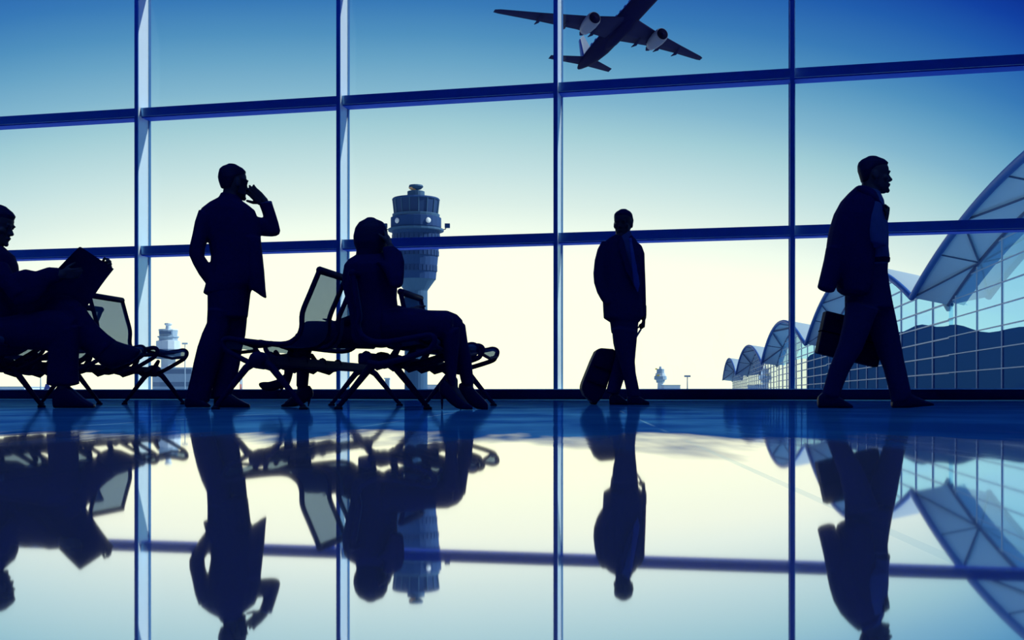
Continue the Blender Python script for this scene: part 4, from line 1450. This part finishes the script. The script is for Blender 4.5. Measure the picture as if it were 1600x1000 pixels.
# ---- man at the left edge, reading
def reader():
    g = Fig(8.3, 321, 637)
    P = g.P
    loc = P(30, 637, 0)
    loc.z = 0
    torso = [(-22, 384, 6, 386, 0, .065), (-32, 391, 12, 392, 0, .10), (-46, 400, 20, 399, 0, .15), (-54, 412, 25, 413, 0, .17), (-57, 430, 27, 430, 0, .17), (-57, 455, 28, 455, 0, .16), (-56, 480, 30, 480, 0, .155),
             (-56, 505, 34, 505, 0, .165), (-58, 535, 40, 535, 0, .18), (-58, 546, 40, 546, 0, .175)]
    arm = [(-20, 408, 12, 412, -.18, .06), (-8, 430, 20, 428, -.21, .058), (4, 452, 32, 444, -.22, .056), (18, 468, 42, 452, -.22, .052)]
    fore = [(22, 425, 24, 478, -.21, .052), (40, 420, 44, 476, -.20, .05), (56, 423.5, 60, 470, -.18, .046), (76, 417, 80, 444, -.15, .04), (92, 418, 95, 440, -.13, .034)]
    arm2 = [(-10, 408, 20, 412, .18, .06), (14, 424, 14, 456, .21, .056), (45, 428, 45, 458, .22, .05), (90, 424, 92, 450, .22, .044), (130, 416, 132, 438, .21, .038), (156, 411, 158, 428, .2, .032)]
    th = [(-30, 500, -30, 546, -.10, .11), (10, 494, 10, 546, -.10, .108), (45, 488, 45, 546, -.10, .10), (75, 484, 76, 548, -.10, .094), (100, 486, 96, 550, -.10, .086), (118, 498, 104, 556, -.10, .075)]
    shin = [(73, 530, 126, 508, -.10, .085), (76, 548, 123.5, 540, -.10, .078), (76, 565, 122, 565, -.10, .07), (74, 585, 122.5, 585, -.10, .066), (73, 600, 123.5, 599, -.10, .064)]
    th2 = [(-30, 480, -30, 540, .10, .11), (10, 470, 10, 530, .08, .105), (50, 462, 50, 520, .06, .098), (85, 458, 84, 514, .03, .09), (108, 462, 98, 518, .0, .082), (126, 474, 106, 524, -.02, .076)]
    shin2 = [(131, 478, 104, 518, -.02, .075), (141, 493, 113, 530, -.02, .072), (153, 508, 124, 542, -.02, .066), (167, 521, 137, 552, -.02, .06), (182, 532, 150, 562, -.02, .056)]
    body = MB()
    L = head(body, P(-3, 352, 0), (1, -.05, -.30), .262, (.30, 0, 1), 1.0, .97)
    g.loft(body, [(-22, 355, 3, 368, 0, .058), (-22, 375, 3, 386, 0, .058), (-26, 388, 8, 391, 0, .08)])
    for q in (torso[3:], arm, fore, arm2, th, shin, th2, shin2):
        g.loft(body, q, .35, .84)
    g.tube(body, [(98, 592, -.10), (100, 606, -.10), (108, 618, -.10), (122, 629, -.10)], [.048, .042, .038, .03])
    g.tube(body, [(160, 540, -.02), (176, 547, -.02), (195, 553, -.02)], [.046, .042, .036])
    g.tube(body, [(86, 431, -.14), (95, 430, -.13), (99, 429, -.13)], [.032, .029, .028])
    hand(body, P(97, 429, -.13), (1, .1, .1), (0, -.3, 1), (.2, 1, 0), 1.0, (25, 35, 25), (40, 20))
    # far hand: fingers show over the upper corner of the paper
    hand(body, P(154, 424, .2), (.86, -.05, .50), (-.50, .1, .86), (-.2, -1, -.3), 1.05, (35, 50, 40), (14, 30))
    jk = MB()
    for q in (torso, arm, fore, arm2):
        g.loft(jk, q, .3)
    tr = MB()
    for q in (th, shin, th2, shin2):
        g.loft(tr, q, .25)
    g.loft(tr, [(-57, 515, 38, 510, 0, .17), (-58, 535, 40, 533, 0, .18), (-57, 548, 38, 547, 0, .17)], .2)
    hr = MB()
    hair_cap(hr, L, thick=.010, front=.66)
    s1 = shoe(g, [(85, 610, 637), (92, 601, 637), (106, 601, 637), (119, 611, 637), (130, 621, 637), (140, 627, 637), (147, 631, 637)], -.10, .046)
    s2 = MB()
    g.loft(s2, [(171, 526, 149, 560, -.02, .045), (182, 532, 157, 569, -.02, .048), (193, 536, 172, 575, -.02, .048), (204, 539, 188, 572, -.02, .046), (214, 542.5, 202, 566, -.02, .042), (220, 546, 212, 559, -.02, .032)], .3, 1, 2.6)
    grow(g, [('body', body, 'skin', .0055, 2), ('jacket', jk, 'dark_cloth', .008, 2), ('trousers', tr, 'dark_cloth', .008, 2), ('hair', hr, 'hair', .006, 2), ('shoe', s1, 'shoe', .006, 1), ('shoe', s2, 'shoe', .006, 1)],
         'person', 'man seated at the left edge reading a newspaper with legs crossed', loc)
    # the open newspaper
    A, B, Cc, D = P(126, 385.5, -.06), P(178, 420, .17), P(124, 494, .15), P(42, 473, -.14)
    o = (A + B + Cc + D) / 4
    n = thing('newspaper', 'dark open newspaper held up by the seated man at the left edge', 'newspaper', o)
    nrm = (B - A).cross(D - A).normalized()
    for nm, off, sc in (('page', .0, 1.0), ('page', .010, .985), ('page', .022, .97)):
        rows = []
        for sgn in (1, -1):
            rr = []
            for i in range(9):
                u = i / 8
                r = []
                for j in range(9):
                    v = j / 8
                    p = A * (1 - u) * (1 - v) + B * u * (1 - v) + Cc * u * v + D * (1 - u) * v - o
                    r.append(p * sc + nrm * (off + .02 * math.sin(u * 3.1) + .008 * math.sin(v * 5) + sgn * .0012))
                rr.append(r)
            rows.append(rr)
        mb = MB()
        mb.quadgrid(rows[0])
        mb.quadgrid(rows[1])
        mb.build(nm, M['paper'], n, True)


reader()
